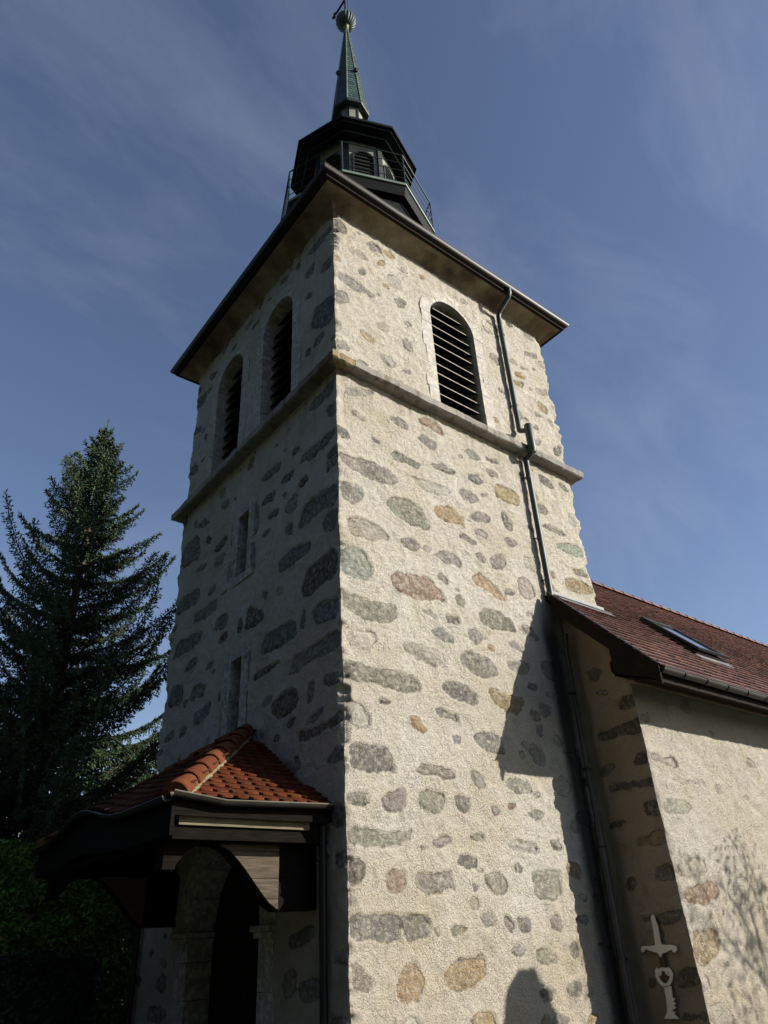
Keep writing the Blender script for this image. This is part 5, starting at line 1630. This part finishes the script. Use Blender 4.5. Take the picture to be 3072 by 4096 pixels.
# ------------------------------------------------------------------ hedges
def leaf_cloud(n, sampler, size, cols, r):
    c = sampler(n)
    nrm = r.normal(size=(n, 3)); nrm /= np.linalg.norm(nrm, axis=1, keepdims=True)
    a = np.cross(nrm, r.normal(size=(n, 3))); a /= np.linalg.norm(a, axis=1, keepdims=True)
    b = np.cross(nrm, a)
    l = r.uniform(0.6, 1.3, n)[:, None]*size; w = l*0.42
    V = np.stack([c-a*l, c+b*w, c+a*l, c-b*w], 1).reshape(-1, 3)
    F = np.arange(4*n).reshape(-1, 4)
    k = r.integers(0, len(cols), n)
    C = np.array(cols)[k]*r.uniform(0.6, 1.35, (n, 1))
    return V, F, np.repeat(C, 4, axis=0)
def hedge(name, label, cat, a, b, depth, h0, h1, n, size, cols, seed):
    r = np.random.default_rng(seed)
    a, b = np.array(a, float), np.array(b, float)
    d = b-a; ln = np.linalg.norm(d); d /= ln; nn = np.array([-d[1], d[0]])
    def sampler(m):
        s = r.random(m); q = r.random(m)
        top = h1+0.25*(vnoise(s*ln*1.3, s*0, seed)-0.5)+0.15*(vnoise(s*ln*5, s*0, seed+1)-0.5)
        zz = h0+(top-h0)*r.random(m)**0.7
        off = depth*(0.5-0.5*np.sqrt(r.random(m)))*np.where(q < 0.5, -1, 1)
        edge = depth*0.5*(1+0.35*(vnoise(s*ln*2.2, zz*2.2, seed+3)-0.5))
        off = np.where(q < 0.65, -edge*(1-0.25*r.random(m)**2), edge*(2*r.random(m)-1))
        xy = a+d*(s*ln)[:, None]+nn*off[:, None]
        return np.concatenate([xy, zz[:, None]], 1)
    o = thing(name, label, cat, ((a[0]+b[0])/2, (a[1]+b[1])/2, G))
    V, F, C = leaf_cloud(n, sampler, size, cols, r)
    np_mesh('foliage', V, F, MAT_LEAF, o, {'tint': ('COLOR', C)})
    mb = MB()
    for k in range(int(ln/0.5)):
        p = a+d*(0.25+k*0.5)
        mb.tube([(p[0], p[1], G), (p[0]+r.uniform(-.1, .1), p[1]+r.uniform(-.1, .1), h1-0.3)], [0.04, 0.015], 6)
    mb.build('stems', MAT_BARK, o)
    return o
hedge('hedge', 'loose bright green hedge below the spruce, behind the porch', 'hedge', (-7.5, 8.2), (1.6, 8.0), 1.6, G, 1.75, 60000, 0.075, [(0.055, 0.14, 0.018), (0.075, 0.165, 0.022), (0.11, 0.14, 0.024)], 21)
hedge('hedge', 'dark low hedge in front of the brighter hedge, deep shade put into its leaf colour', 'hedge', (-7.0, 6.4), (-0.4, 6.7), 0.8, G, 0.0, 30000, 0.055, [(0.018, 0.034, 0.018), (0.024, 0.040, 0.020)], 22)  # leaf colours darkened to stand for foliage in deep shadow

hedge('shrubbery', 'tall dark mass of shrubs behind the spruce trunk', 'shrubs', (-9.0, 15.2), (4.5, 15.6), 2.0, G, 5.4, 50000, 0.10, [(0.022, 0.040, 0.016), (0.030, 0.050, 0.018), (0.040, 0.044, 0.016)], 23)

# ------------------------------------------------------------------ churchyard things beyond the frame whose shade falls on the walls
mon = thing('grave_monument', 'tall tapering grey stone grave monument standing out in the churchyard', 'monument', (6.28, -4.0, G))
mb = MB()
cx_, cy_ = 6.28, -4.0
def sqr(hh, z): return [(cx_-hh, cy_-hh, z), (cx_+hh, cy_-hh, z), (cx_+hh, cy_+hh, z), (cx_-hh, cy_+hh, z)]
mb.loft([sqr(0.42, G), sqr(0.42, G+0.4), sqr(0.34, G+0.42), sqr(0.30, 1.45), sqr(0.15, 2.02), sqr(0.13, 2.06)], True, (False, True))
mb.build('shaft', MAT_MONUMENT, mon, bevel=0.015)
def yard_tree(x, y, seed):
    r = random.Random(seed)
    o = thing('young_tree', 'slender young tree with thin leaves out in the churchyard', 'tree', (x, y, G))
    mb = MB(); tips = []
    def grow(p, d, l, rad, lev):
        q = p+d*l
        mid = p+d*l*0.5+Vector((r.uniform(-1, 1), r.uniform(-1, 1), 0))*l*0.05
        mb.tube([p, mid, q], [rad, rad*0.85, rad*0.7], 6)
        if lev == 0: tips.append(q); return
        for k in range(3 if lev > 1 else 4):
            nd_ = (d+Vector((r.uniform(-1, 1), r.uniform(-1, 1), r.uniform(-0.2, 0.7)))*0.65).normalized()
            grow(q if k < 2 else mid, nd_, l*r.uniform(0.6, 0.8), rad*0.55, lev-1)
        tips.append(q)
    grow(Vector((x, y, G)), Vector((0.05, 0.02, 1)).normalized(), 2.3, 0.06, 4)
    mb.build('trunk', MAT_BARK, o)
    rg = np.random.default_rng(seed)
    T = np.array([tuple(t) for t in tips])
    V, F, C = leaf_cloud(900, lambda m: T[rg.integers(0, len(T), m)]+rg.normal(size=(m, 3))*0.12, 0.055, [(0.06, 0.10, 0.03), (0.09, 0.11, 0.03)], rg)
    np_mesh('crown', V, F, MAT_LEAF, o, {'tint': ('COLOR', C)})
yard_tree(10.9, -6.2, 31)
